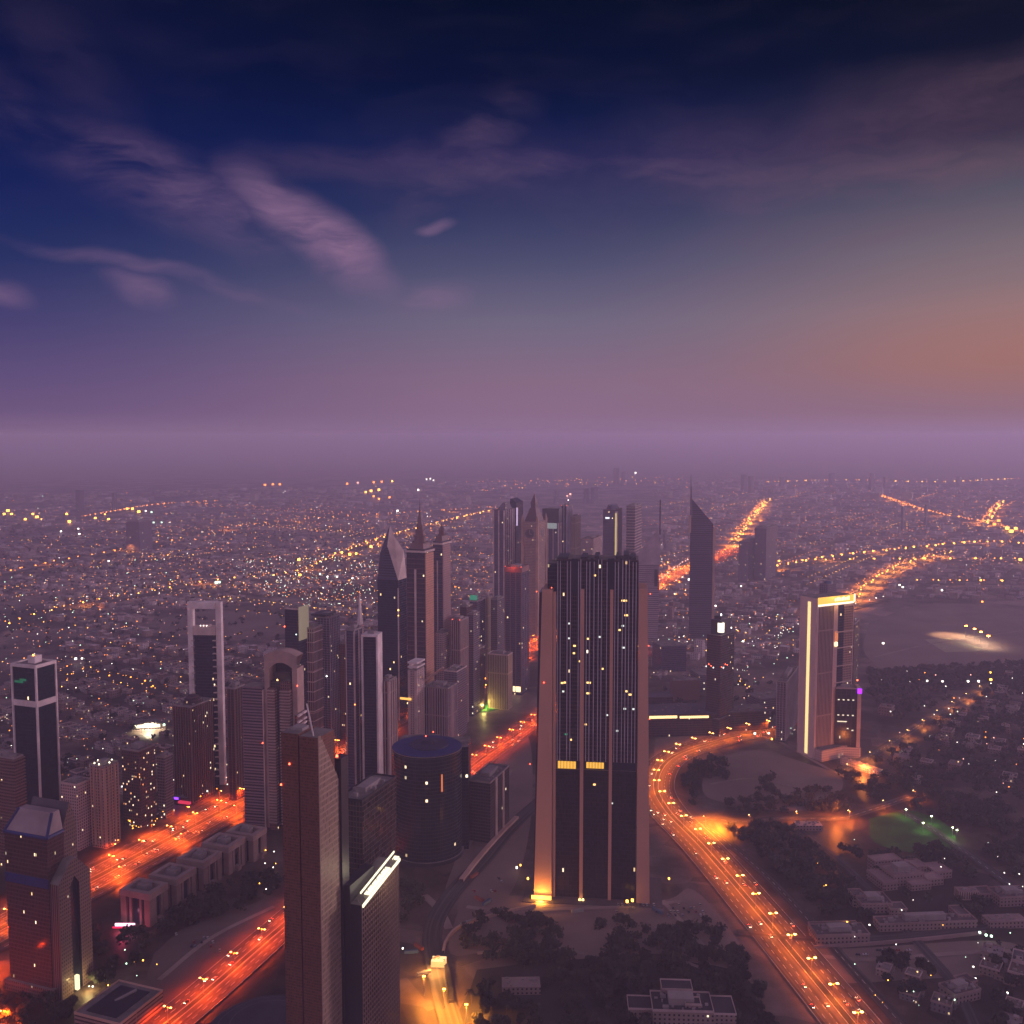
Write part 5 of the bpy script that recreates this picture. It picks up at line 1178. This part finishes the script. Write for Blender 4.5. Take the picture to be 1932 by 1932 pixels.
x, y = G(285, 1372); r_ = block('lit_yard', 'brightly lit yard building among the dark low blocks left of the portal tower', x, y, 50, 30, 9, 10, f_low); 
mb = MB(); mb.box(-24,16,-15.8,-15.1,4,8.6); mb.build('lit_front', glow('yard_white',(1,.9,.6),2.8), r_); light_obj('yard_light', (0,-20,14), 250000, (1,.85,.55), 'SPOT', parent=r_, size=R(150))
x, y = G(908, 1335); light_obj('court_light', (x, y, 18), 130000, (.35,1,.2), 'SPOT', soft=3, size=R(130))
patch('lawn', round_patch([(893,1325),(935,1322),(950,1335),(905,1345)]), lawnm, .8)

# ------------------------------------------------------------------ houses
def clear(x, y, r=10):
    for cx, cyv, rad in DONE:
        if (x-cx)**2+(y-cyv)**2 < (rad+r)**2: return False
    return not near_road(x, y, r*.6)
def inpoly(x, y, P):
    c = False; n = len(P)
    for i in range(n):
        a, b = P[i], P[(i+1)%n]
        if (a[1] > y) != (b[1] > y) and x < (b[0]-a[0])*(y-a[1])/(b[1]-a[1])+a[0]: c = not c
    return c
BLANK = [[G(*p) for p in q] for q in ([(285,1150),(550,1150),(550,1215),(285,1215)], [(1630,1135),(1990,1130),(1990,1262),(1630,1262)],
         [(1235,1385),(1470,1380),(1590,1470),(1560,1530),(1330,1545)], [(1640,1525),(1800,1530),(1820,1620),(1640,1620)])]
SZ = R(33)
def snap(x, y, g1, g2):
    c, s = math.cos(SZ), math.sin(SZ); a, b = x*c-y*s, x*s+y*c
    i, j = round(a/g1), round(b/g2)
    return i, j, (i*g1)*c+(j*g2)*s, -(i*g1)*s+(j*g2)*c
HOUSES = {}
def sow(poly, n, vpow=1.0, g=(26,30), street=7, prob=1.0):
    us = [p[0] for p in poly]; vs = [p[1] for p in poly]
    for _ in range(n):
        u = random.uniform(min(us), max(us)); v = min(vs)+(max(vs)-min(vs))*random.random()**vpow
        if not inpoly(u, v, poly): continue
        x, y = G(u, v); D = y; k = 1 if D < 3500 else (2 if D < 6500 else 3)
        i, j, x, y = snap(x, y, g[0]*k, g[1]*k)
        if (i % street == 0 or j % 3 == 0) and k < 3: continue
        if mnoise.noise(Vector((x/420, y/420, 1.7))) > .18 and u < 1240: continue
        if (i, j, k) in HOUSES or any(inpoly(x, y, q) for q in BLANK): continue
        HOUSES[(i,j,k)] = (x, y, k)
sow([(-20,935),(700,918),(960,905),(960,1060),(930,1180),(700,1280),(600,1330),(440,1440),(200,1520),(-20,1560)], 30000, 1.0)
sow([(1240,905),(1960,905),(1960,1130),(1620,1130),(1500,1240),(1240,1290)], 9000, 1.0)
sow([(1590,1800),(1960,1790),(1990,2000),(1700,2000)], 900, 1.0, (24,26), 9)
sow([(1640,1330),(1960,1250),(1990,1530),(1830,1560),(1700,1490)], 160, 1.0, (34,38), 9)
HL_ = [h for h in HOUSES.values() if clear(h[0], h[1], 9*h[2]) and -40 < proj(h[0], h[1], 4)[0] < 1972]
HL_.sort(key=lambda h: h[1])
wallcols = [('sand_plaster',(.26,.19,.165)),('white_plaster',(.46,.38,.38)),('rose_plaster',(.22,.145,.135)),('grey_plaster',(.18,.155,.17)),('pale_plaster',(.34,.27,.25))]
def house_proto(k):
    r = random.Random(k*13+5); w, d, h = r.uniform(12,19), r.uniform(11,17), r.choice([6.5,7,8,10])
    root = empty('house', (0,0,0))
    fm = facade('house_wall_%d' % (k%5), wallcols[k%5][1], (.05,.045,.06), 3.3, 3.4, .36, .42, .03, seed=70+k%5)
    rm = plain('house_roof_%d' % (k%5), tuple(c*.72 for c in wallcols[(k+2)%5][1]), .9)
    mb = MB(); mb.prism(rect(w,d), 0, h, 0, 1); mb.prism(rect(w*.45,d*.5,-w*.4,-d*.5), 0, h*.6, 0, 1); mb.build('walls', [fm, rm], root)
    mb = MB(); t=.4; mb.box(-w/2-.1,w/2+.1,-d/2-.1,-d/2+t,h-.4,h+.9); mb.box(-w/2-.1,w/2+.1,d/2-t,d/2+.1,h-.4,h+.9); mb.box(-w/2-.1,-w/2+t,-d/2+t,d/2-t,h-.4,h+.9); mb.box(w/2-t,w/2+.1,-d/2+t,d/2-t,h-.4,h+.9); mb.build('parapet', parm2 if k%2 else parm, root)
    mb = MB(); mb.box(w*.1,w*.35,d*.05,d*.35,h,h+2.8,0,1); mb.build('roof_room', [fm, rm], root)
    mb = MB(); mb.cyl(-w*.25,d*.25,.9,h,h+1.8,8); mb.box(-w*.35,-w*.2,-d*.3,-d*.18,h,h+1.1); mb.box(-w*.05,w*.04,-d*.35,-d*.25,h,h+.9); mb.build('water_tank', greyc, root)
    return root
PROT = [house_proto(k) for k in range(10)]; used = set()
for n_i, (x, y, k) in enumerate(HL_[:285]):
    kk_ = random.randrange(10); p = PROT[kk_]
    o = p if kk_ not in used else copy_tree(p); used.add(kk_)
    o.location = (x+random.uniform(-2,2), y+random.uniform(-2,2), .01); o.rotation_euler = (0,0,-SZ+random.choice([0,math.pi/2,math.pi,-math.pi/2])+random.uniform(-.05,.05))
    s = random.uniform(.85,1.25); o.scale = (s,s,s*random.uniform(.85,1.2))
    u, v = proj(x, y, 4)
    if u > 1500 and v > 1600: lab, gr = '%s flat roofed house among garden trees in the bottom right corner' % ['sand coloured','white','rose','grey','pale'][kk_%5], 'houses in the bottom right quarter'
    elif u > 1240: lab, gr = '%s flat roofed house in the dark wooded plain at right' % ['sand coloured','white','rose','grey','pale'][kk_%5], 'houses in the wooded plain'
    else: lab, gr = '%s flat roofed house in the dense low quarter beyond the highway' % ['sand coloured','white','rose','grey','pale'][kk_%5], 'houses beyond the highway'
    tag(o, lab, 'house', gr)
for k in range(10):
    if k not in used:
        for ch in list(PROT[k].children): bpy.data.objects.remove(ch)
        bpy.data.objects.remove(PROT[k])
mb = MB(); cth, sth = math.cos(-SZ), math.sin(-SZ)
for x, y, k in HL_[285:]:
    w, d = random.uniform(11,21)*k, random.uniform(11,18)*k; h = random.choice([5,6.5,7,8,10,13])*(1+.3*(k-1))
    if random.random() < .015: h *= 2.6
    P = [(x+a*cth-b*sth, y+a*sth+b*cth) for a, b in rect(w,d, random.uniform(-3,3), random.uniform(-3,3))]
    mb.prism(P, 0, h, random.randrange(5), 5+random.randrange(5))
far_h = [facade('far_house_%d' % i, tuple(min(.8,c*1.5) for c in wallcols[i][1]), (.06,.05,.07), 3.4, 4.2, .45, .45, .02, seed=80+i) for i in range(5)] + [plain('far_roof_%d' % i, tuple(c*s_ for c in wallcols[i][1]), .9) for i, s_ in enumerate((1.5,1.35,1.9,1.0,1.6))]  # wall and roof colours paled, hazy brightness put into the far houses
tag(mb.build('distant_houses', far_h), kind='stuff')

# ------------------------------------------------------------------ trees
leafm = [plain('foliage_%d' % i, c, .9, 0, .25, .45) for i, c in enumerate([(.034,.037,.024),(.046,.046,.029),(.026,.030,.021)])]
barkm = plain('bark', (.12,.085,.065), .9)
def crown_bm(mb, cx, cyv, r, hgt_, n, m, rr_, big=1.):
    lumps = [(rr_.uniform(-.55,.55)*r, rr_.uniform(-.55,.55)*r, hgt_*rr_.uniform(.45,.88), r*rr_.uniform(.38,.62)) for _ in range(7)]
    for _ in range(n):
        lx, ly, lz, lr = lumps[rr_.randrange(7)]
        a = rr_.uniform(0,2*math.pi); c = rr_.uniform(-1,1); s_ = math.sqrt(1-c*c); q = lr*rr_.uniform(.7,1.05)
        px, py, pz = cx+lx+q*s_*math.cos(a), cyv+ly+q*s_*math.sin(a), lz+q*c*.75
        t = r*rr_.uniform(.12,.26)*big; v1 = Vector((rr_.gauss(0,1),rr_.gauss(0,1),rr_.gauss(0,1))).normalized(); v2 = v1.orthogonal().normalized()
        p = Vector((px,py,max(pz,.8))); mb.face([p-v1*t-v2*t*.6, p+v1*t-v2*t*.5, p+v1*t*.8+v2*t*.6, p-v1*t*.7+v2*t*.7], m)
def tree_proto(k):
    r_ = random.Random(k+40); root = empty('tree', (0,0,0)); R_ = r_.uniform(4.2,6.2); H_t = r_.uniform(8,11.5)
    mb = MB(); mb.cyl(0,0,.38,0,H_t*.5,7,0,None,.22)
    for i in range(4): a = i*1.6+r_.random(); mb.tube((0,0,H_t*.38),(R_*.5*math.cos(a),R_*.5*math.sin(a),H_t*.72),.13,0,4)
    mb.build('trunk', barkm, root); mb = MB(); crown_bm(mb,0,0,R_,H_t,420,0,r_); mb.build('crown', leafm[k%3], root); return root
ZT = [([(870,1745),(930,1725),(1010,1730),(1075,1760),(1070,1815),(960,1835),(880,1800)],5.5),([(1130,1745),(1170,1735),(1210,1760),(1215,1830),(1130,1830)],6.5),
      ([(1220,1760),(1330,1745),(1400,1790),(1470,1932),(1490,2000),(1180,2000)],6.0),([(850,1850),(1180,1830),(1200,2000),(900,2000)],3.8),([(1040,1815),(1200,1820),(1200,1870),(1040,1870)],5),
      ([(1345,1565),(1480,1560),(1660,1620),(1650,1700),(1590,1730),(1500,1760),(1430,1690)],5.0),([(1360,1515),(1560,1490),(1640,1530),(1500,1545),(1400,1540)],4.0),
      ([(1650,1610),(1932,1590),(1990,1690),(1760,1640),(1660,1640)],4.5),([(1600,1735),(1700,1700),(1960,1710),(1960,1740),(1700,1745)],5.5),([(1640,1800),(1990,1790),(1990,2000),(1720,2000)],1.3),
      ([(1560,1450),(1680,1400),(1960,1380),(1980,1600),(1820,1560),(1640,1520)],2.6),([(1630,1300),(1960,1250),(1980,1380),(1700,1390)],2.2),([(1640,1268),(1960,1250),(1960,1275),(1640,1300)],4.0),([(1240,1290),(1500,1290),(1500,1380),(1240,1380)],.5),
      ([(1310,1440),(1370,1430),(1370,1470),(1310,1470)],5),([(1430,1470),(1460,1470),(1460,1500),(1430,1500)],7),([(330,1700),(540,1640),(540,1700),(300,1770)],4.0),([(150,1750),(290,1765),(260,1850),(170,1860)],2.2),
      ([(-30,1880),(150,1850),(150,1990),(-30,1990)],3),([(755,1660),(800,1660),(800,1740),(755,1740)],5),([(150,1545),(300,1500),(320,1530),(160,1610)],1.5),([(1540,1790),(1600,1830),(1700,1960),(1660,1990)],1.5),
      ([(-20,1000),(930,1000),(650,1330),(100,1520),(-20,1540)],.16),([(1290,1450),(1320,1450),(1310,1530),(1285,1500)],4)]
TREES = []
for poly, dens in ZT:
    W_ = [G(*p) for p in poly]; xs_ = [p[0] for p in W_]; ys_ = [p[1] for p in W_]
    A_r = (max(xs_)-min(xs_))*(max(ys_)-min(ys_)); n = int(A_r/1000*dens*1.9)
    for _ in range(min(n, 16000)):
        x, y = random.uniform(min(xs_),max(xs_)), random.uniform(min(ys_),max(ys_))
        if inpoly(x, y, W_) and clear(x, y, 1.0) and -30 < proj(x,y,5)[0] < 1965 and proj(x,y,9)[1] < 1960: TREES.append((x,y))
TREES.sort(key=lambda t: t[1]); print('TREES', len(TREES), 'HOUSES', len(HL_))
def palm_proto(k):
    r_ = random.Random(k+90); root = empty('palm_tree', (0,0,0)); H_t = r_.uniform(8,11); mb = MB(); mb.tube((0,0,0),(.4,.2,H_t),.22,0,6); mb.build('trunk', barkm, root); mb = MB()
    for i in range(17):
        a = i*2.4; c, s = math.cos(a), math.sin(a); prev = Vector((.4,.2,H_t)); e = r_.uniform(.1,.9)
        for q in range(4):
            nx = prev+Vector((c*1.0, s*1.0, e-.55*q)); sd_ = Vector((-s,c,0))*(.55-.1*q); mb.face([prev-sd_, prev+sd_, nx+sd_*.8, nx-sd_*.8]); prev = nx
    mb.build('crown', leafm[k%3], root); return root
TP = [tree_proto(k) for k in range(6)]+[palm_proto(0), palm_proto(1)]; used = set()
for i, (x, y) in enumerate(TREES[:285]):
    k = random.randrange(6) if random.random() < .85 else 6+random.randrange(2); o = TP[k] if k not in used else copy_tree(TP[k]); used.add(k)
    o.location = (x, y, .3); o.rotation_euler = (0,0,random.uniform(0,6.28)); s = random.uniform(.75,1.35); o.scale = (s,s,s*random.uniform(.85,1.15))
    u, v = proj(x, y, 4)
    if u < 700: lab, gr = 'dark tree in the planted strip beside the stone office blocks', 'trees by the stone office blocks'
    elif u < 1215: lab, gr = 'dark bushy tree in the grove below the slab tower', 'trees below the slab tower'
    elif u < 1500: lab, gr = 'nearly black tree in the dense grove left of the curving road', 'trees left of the curving road'
    else: lab, gr = 'dark garden tree among the villas at right', 'trees among the villas'
    if k > 5: lab = lab.replace('dark bushy tree','slim dark palm').replace('nearly black tree','slim nearly black palm').replace('dark tree','slim dark palm').replace('dark garden tree','slim garden palm')
    tag(o, lab, 'palm' if k > 5 else 'tree', gr)
mb = MB(); rt = random.Random(3)
for x, y in TREES[285:]:
    crown_bm(mb, x, y, rt.uniform(4.5,8), rt.uniform(6.5,12), 90 if y < 1300 else 40 if y < 2200 else 12, rt.randrange(3), rt, 1.0 if y < 1300 else 1.35 if y < 2200 else 1.9)
tag(mb.build('distant_trees', leafm), kind='stuff')

# ------------------------------------------------------------------ city lights far off
LCOL = [glow('city_orange',(1,.27,.03),1.0), glow('city_gold',(1,.46,.06),1.0), glow('city_white',(1,.90,.78),1.0), glow('city_green',(.65,1,.72),1.0), glow('city_pink',(1,.45,.35),1.0)]
for m_, s_ in zip(LCOL, (6.5,8,5.0,4.0,4.0)): m_.node_tree.nodes['Principled BSDF'].inputs['Emission Strength'].default_value = s_
cl = MB()
def clight(x, y, z, px, col):
    s = px*y/1966*.52; cl.box(x-s, x+s, y-s, y+s, z, z+2*s, col)
def lamp_row(P, sp, px, col, off=0, zj=0, jit=0):
    Q = resample(P, sp); T, Nn = frame_of(Q)
    for q, nn_ in zip(Q, Nn):
        if random.random() < .06: continue
        p = q+nn_*(off+random.uniform(-jit,jit)); clight(p[0], p[1], 12+zj, 1.45*px*random.uniform(.7,1.3), col)
far_specs = [(62,1.15,0,0,26),(58,1.1,1,0,14),(44,1.2,0,0,8),(90,.9,0,0,6),(60,.9,0,0,4),(62,1.5,1,0,8),(90,1.5,1,0,0),(42,1.0,1,0,14),(60,1.0,1,0,18),(70,1.2,0,0,10),(80,1.1,1,0,14),(120,1.0,1,0,0),(160,.9,0,0,0),(36,1.1,4,0,4),(62,1.4,1,0,2),(70,.9,4,0,0),(40,.8,2,0,2)]
for (P, hw), (sp, px, col, off, jit) in zip(FAR, far_specs):
    lamp_row(P, sp, px, col, off, 0, jit)
    if hw > 15 or col == 1: lamp_row(P, sp*.8, px*.65, 0, -hw, 0, jit*.6)
for P in (HW1,): lamp_row(P[P[:,1] > 2300], 40, 1.0, 0, 0, 0, 30)
def scatter(poly, n, cols, pxs, z=9, vpow=1.):
    us = [p[0] for p in poly]; vs = [p[1] for p in poly]; k = 0
    while k < n:
        u = random.uniform(min(us),max(us)); v = min(vs)+(max(vs)-min(vs))*random.random()**vpow
        if not inpoly(u, v, poly): continue
        k += 1; x, y = G(u, v)
        if any(inpoly(x, y, q) for q in BLANK): continue
        clight(x, y, z, random.choice(pxs), random.choice(cols))
scatter([(-20,935),(700,920),(960,905),(960,1060),(930,1180),(700,1280),(600,1330),(440,1440),(200,1500),(-20,1520)], 1000, [0,0,0,2,1,2,4,4,3], [.3,.4,.5,.6,.8,1.0])
scatter([(250,1010),(900,960),(930,1130),(620,1180),(300,1140)], 420, [0,0,1,1,2,4,0], [.5,.7,.9,1.2])
scatter([(420,1060),(730,1050),(720,1150),(540,1150)], 240, [2,2,3], [.5,.8,1.1])
scatter([(-20,1060),(360,1040),(360,1330),(-20,1400)], 150, [2,1,3,0,0], [.7,.9,1.2])
scatter([(1240,905),(1960,905),(1960,1120),(1620,1120),(1500,1200),(1240,1200)], 520, [0,0,0,4,2,4], [.35,.45,.6,.8])
scatter([(1235,1165),(1500,1165),(1500,1230),(1235,1240)], 190, [1,2,2,4,0,3], [.5,.7,.9,1.1])
scatter([(1235,1060),(1310,1060),(1310,1130),(1235,1130)], 45, [0,0,1,2], [.9,1.2,1.7])
scatter([(1390,1240),(1500,1240),(1500,1400),(1390,1370)], 60, [2,4,1,3], [.6,.9,1.2])
scatter([(1640,1270),(1932,1250),(1960,1560),(1700,1400)], 40, [2,2,0,4], [.7,1.0,1.3])
scatter([(1500,1590),(1932,1600),(1960,1932),(1640,1932)], 42, [2,2,3,1], [.7,1.0,1.4], 7)
scatter([(905,1205),(936,1195),(936,1290),(905,1320)], 40, [0,1,1,0], [1.2,1.7,2.2], 12)
scatter([(160,1500),(460,1440),(465,1480),(190,1620)], 85, [0,0,1,1,2,4], [.9,1.3,1.8], 9)
scatter([(165,1830),(240,1800),(300,1830),(200,1900),(150,1900)], 26, [2,3,3,1], [1.2,1.6,2.0], 5)
scatter([(480,1620),(530,1600),(530,1690),(470,1690)], 8, [2,1], [1.2,1.5], 5)
scatter([(850,940),(1000,905),(1300,900),(1300,915),(950,925)], 90, [0,0,1,4], [.7,.9,1.1], 12)
for _ in range(230):     # lamps lined up along quarter streets
    u, v = random.choice([(random.uniform(-20,720), random.uniform(950,1330)), (random.uniform(250,940), random.uniform(945,1120)), (random.uniform(1250,1930), random.uniform(925,1060))])
    x0, y0 = G(u, v); a = SZ + (math.pi/2 if random.random() < .35 else 0) ; n = random.randint(8, 26); c_ = random.choice([0,0,1,4])
    sp = 40 if y0 < 4000 else 70
    for k in range(n):
        x, y = x0+math.cos(a)*sp*k*1.0, y0-math.sin(a)*sp*k
        if y > 1700: clight(x, y, 10, random.uniform(.45,.8), c_)
# brighter landmark lights (u, v, size px, colour)
for u, v, px, c in [(15,966,5,1),(8,972,4,1),(22,972,4,1),(48,982,4,1),(62,972,4,1),(70,978,5,1),(78,982,3,1),(126,972,4,1),(131,987,5,1),(180,980,4,1),(205,982,4,1),(198,972,2.5,1),(240,962,4,1),(250,962,4,1),(262,968,5,1),
                    (275,966,3,2),(286,968,3,3),(290,988,3,3),(305,988,3,3),(320,989,3,2),(148,1000,3,2),(150,1010,3,2),(115,1005,3,2),(500,916,4,0),(515,915,4,0),(528,915,4,0),(655,914,4,0),(675,912,4,4),(705,911,4,0),(720,910,4,0),
                    (740,909,4,1),(700,928,5,1),(715,926,5,1),(690,930,4,1),(705,938,4,0),(715,943,4,0),(735,940,4,0),(805,905,3,2),(812,904,3,2),(818,907,3,2),(789,926,4,2),(750,966,4,2),(598,960,3,2),(1076,934,4,4),(1070,937,3,4),(1199,893,4,2),
                    (1440,955,5,0),(1430,965,5,0),(1416,990,5,0),(566,1090,5,1),(408,1104,5,3),(414,1103,4,3),(564,1060,5,1),(660,1050,5,1),(672,1048,4,1),(700,1035,5,1),(712,1030,5,0),(727,1025,4,1),(645,1046,4,1),(555,1166,4,2),
                    (604,1087,3,2),(618,1092,3,2),(636,1092,3,2),(665,1095,3,2),(205,1062,3,2),(1398,1110,2.5,2),(1350,1148,3,2),(1379,1190,3,2),(1402,1216,3,2),(1300,1098,4,2),(1435,985,3,0),(1052,1000,3,2),(1697,1108,3,2),(1703,1112,3,2),(1777,1118,3,2),
                    (1853,1140,3,0),(1666,1220,3.5,2),(1749,1292,3,2),(1778,1293,3,2),(1826,1293,3.5,2),(1846,1293,3.5,2),(1869,1290,4,1),(1868,1276,3,1),(250,1270,3,2),(143,1250,4,2),(155,1249,3,2),(52,1375,3,3),(505,1345,3,3),(1925,1060,5,1),(1900,1000,6,1),(1908,1006,6,1),(1916,1000,5,1),
                    (1884,985,5,0),(1876,992,5,0),(1560,1395,4,1),(1456,1395,3,1),(1450,1384,3,2),(1424,1385,3.5,2),(1775,1640,2.5,2),(1860,1770,4,3),(1870,1772,4,3),(1848,1765,4,3),(1640,1750,2.5,2),(1598,1745,3,1),(1610,1755,3,2),(1655,1700,2.5,2),
                    (1836,1830,2.5,2),(1840,1852,2.5,2),(1790,1890,3,3),(1800,1893,3,3),(1900,1880,3,2),(975,1641,4,2),(982,1636,3,1),(996,1662,4,1),(1262,1662,3.5,1),(1183,1706,5,1),(1193,1704,5,1),(760,1795,3,2),(752,1780,3,3),(335,1495,4,2),(295,1365,4,3),(310,1368,4,3),(280,1366,4,2)]:
    x, y = G(u, v+ (8 if v > 1300 else 2)); clight(x, y, 6 if v > 1300 else 8, px*.85, c)
tag(cl.build('city_lights', LCOL), kind='stuff')
# lamps of the far roads really light their roads (one lamp light per cluster of lamps)
for idx, pw, stp in ((7,1100000,130),(8,2200000,260),(5,700000,330),(10,2600000,330),(9,1200000,420),(1,420000,420),(0,300000,420),(3,500000,500),(13,900000,200)):
    P, hw = FAR[idx]
    for q in resample(P, stp):
        u, v = proj(q[0], q[1], 10)
        if -20 < u < 1960: light_obj('far_road_light', (q[0], q[1], 30), pw*.55, (1,.30,.05), 'SPOT', soft=4, size=R(150))

# ------------------------------------------------------------------ cars
carcols = [plain('car_paint_%d' % i, c, .35, .2, .5, .05) for i, c in enumerate([(.6,.6,.6),(.06,.06,.07),(.3,.31,.33),(.35,.05,.04),(.5,.45,.36)])]
def car_proto(k):
    root = empty('car', (0,0,0)); mb = MB()
    prof = [(-2.2,.35),(2.2,.35),(2.25,.8),(1.2,.95),(.55,1.42),(-1.1,1.45),(-1.9,1.0),(-2.25,.9)]
    mb.face([(-.88,y,z) for y,z in prof]); mb.face([(.88,y,z) for y,z in prof][::-1])
    for i in range(8):
        p,q_ = prof[i],prof[(i+1)%8]; mb.face([(.88,p[0],p[1]),(.88,q_[0],q_[1]),(-.88,q_[0],q_[1]),(-.88,p[0],p[1])], 1 if i in (3,5) else 0)
    mb.build('body', [carcols[k], darkglass], root)
    for s in (-1,1):
        for y in (-1.35,1.35): mb = MB(); mb.tube((s*.72,y,.33),(s*.92,y,.33),.33,0,8); mb.build('wheel', darkm, root)
        mb = MB(); mb.box(s*.62-.2,s*.62+.2,2.22,2.36,.55,.82); mb.build('headlight', glow('headlight',(1,.80,.55),22), root)
        mb = MB(); mb.box(s*.62-.2,s*.62+.2,-2.38,-2.24,.6,.88); mb.build('tail_light', glow('tail_light',(1,.05,.015),50), root)
    return root
CP = [car_proto(k) for k in range(5)]; used = set(); CAR_N = 0
def traffic(P, offs, n, lab, grp, ymax):
    global CAR_N
    Q = resample(P, 4.); T, Nn = frame_of(Q); ok = [i for i in range(len(Q)) if Q[i][1] < ymax and -20 < proj(*Q[i],1)[0] < 1950 and proj(*Q[i],1)[1] < 1950]
    occ = set()
    for _ in range(n):
        i = random.choice(ok); o_ = random.choice(offs)
        if any((i+j, o_) in occ for j in (-2,-1,0,1,2)): continue
        occ.add((i,o_)); x, y = Q[i]+Nn[i]*o_; k = random.randrange(5); c = CP[k] if k not in used else copy_tree(CP[k]); used.add(k)
        tx, ty = T[i] if o_ > 0 else -T[i]
        c.location = (x, y, .95); c.rotation_euler = (0,0,math.atan2(-tx, ty))
        cn = ['silver','black','grey','red','beige'][k]; side = 'heading away, red tail lights showing' if o_ > 0 else 'coming closer with white headlights on'
        tag(c, '%s car on the %s %s' % (cn, lab, side), 'car', grp); CAR_N += 1
traffic(HW1, [-19,-15,-11,-7,7,11,15,19], 95, 'highway', 'cars on the highway', 1500)
traffic(HW2, [-15.5,-10.5,-5.5,5.5,10.5,15.5], 46, 'avenue', 'cars on the avenue', 1500)
traffic(RD3, [-20,-14,-8,8,14,20], 75, 'curving road', 'cars on the curving road', 1600)

# lamps added to redden the gabled tower, parked cars and dirt tracks on the open ground
gt = [o for o in bpy.data.objects if o.name == 'gabled_tower'][0]
c_, s_ = math.cos(gt.rotation_euler.z), math.sin(gt.rotation_euler.z)
for i, (lx, ly) in enumerate([(-30,-56),(-6,-60),(16,-56),(-58,-34),(-56,-6)]):
    x, y = gt.location.x+lx*c_-ly*s_, gt.location.y+lx*s_+ly*c_
    o = copy_tree(B_); o.location = (x, y, .2); o.rotation_euler = (0,0,random.random()*6)
    tag(o, 'orange lamp added to cast red light on the gabled tower', 'street lamp', 'lamps added before the gabled tower')
    light_obj('added_red_light', (0,0,15), 14000, (1,.06,.004), parent=o)
trackm = plain('worn_track', (.30,.225,.20), .95, 0, .03, .3)
for pix, hw in ([(880,1712),(960,1722),(1060,1716),(1180,1712),(1300,1700)],3), ([(1250,1700),(1290,1745),(1330,1790)],2.5), ([(900,1800),(1000,1790),(1100,1800),(1160,1850)],2.5), ([(1340,1480),(1420,1470),(1520,1490)],2.5), \
               ([(880,1600),(930,1520),(965,1450)],3), ([(1500,1800),(1640,1812),(1800,1800),(1930,1795)],3), ([(300,1850),(400,1770),(520,1710)],2.5), ([(1650,1240),(1760,1215),(1930,1190)],3), ([(1470,1400),(1560,1450),(1600,1470)],3), \
               ([(800,1690),(830,1720),(850,1760)],4), ([(1240,1750),(1270,1800),(1330,1830),(1420,1850)],2):
    P = resample(catmull([G(*p) for p in pix], 10), 8); mb = MB(); ribbon(mb, P, -hw, hw, .74+hw*.012+P[0][0]*1e-5, 0); tag(mb.build('path', trackm), kind='structure')
park = bpy.data.objects.get('car')
def parked(pix, n, lab, rot):
    for _ in range(n):
        u, v = random.uniform(pix[0],pix[2]), random.uniform(pix[1],pix[3]); x, y = G(u, v)
        i, j = round(x/3.4), round(y/7)
        if (i,j) in PK or near_road(x, y): continue
        PK.add((i,j)); k = random.randrange(5); root = empty('parked_car', (i*3.4, j*7., .82), rot+random.uniform(-.04,.04))
        b = [c for c in CP[k].children if c.name.startswith('body')][0]; nb = link_copy(b, root)
        for w_ in [c for c in CP[k].children if c.name.startswith('wheel')]: link_copy(w_, root)
        tag(root, '%s car parked %s' % (['silver','black','grey','red','beige'][k], lab), 'car', 'parked cars')
PK = set()
parked((1160,1706,1330,1732), 34, 'on the dirt lot in front of the slab tower', 0)
parked((880,1640,960,1690), 12, 'beside the construction road left of the slab tower', .4)
parked((1560,1790,1760,1806), 14, 'in front of the long boundary wall at right', 1.5)
parked((330,1760,420,1800), 10, 'on the open lot beside the avenue', .4)
# site clutter: container stacks
contm = [plain('container_%d' % i, c, .7) for i, c in enumerate([(.30,.08,.05),(.06,.12,.22),(.35,.33,.30)])]
for i, (u, v) in enumerate([(905,1700),(918,1706),(880,1745),(790,1790),(776,1800),(800,1840),(895,1655),(1240,1722),(1090,1722)]):
    x, y = G(u, v); mb = MB(); mb.box(-6,6,-1.25,1.25,0,2.7); mb.box(-5.9,-5.8,-1.35,1.35,0,2.8); mb.box(5.8,5.9,-1.35,1.35,0,2.8)
    o = mb.build('container', contm[i%3], None, (x, y, .8), random.uniform(-1,1))
    tag(o, '%s shipping container %s' % (['rust red','blue','pale grey'][i%3], ['near the pale retaining wall','close behind the first near the retaining wall','at the bend of the retaining wall','left of the lit site cabin','beside the one left of the site cabin',
        'at the left edge of the glowing site road','beside the straight pale wall','on the lot right of the slab tower foot','on the lot below the slab tower'][i]), 'container')
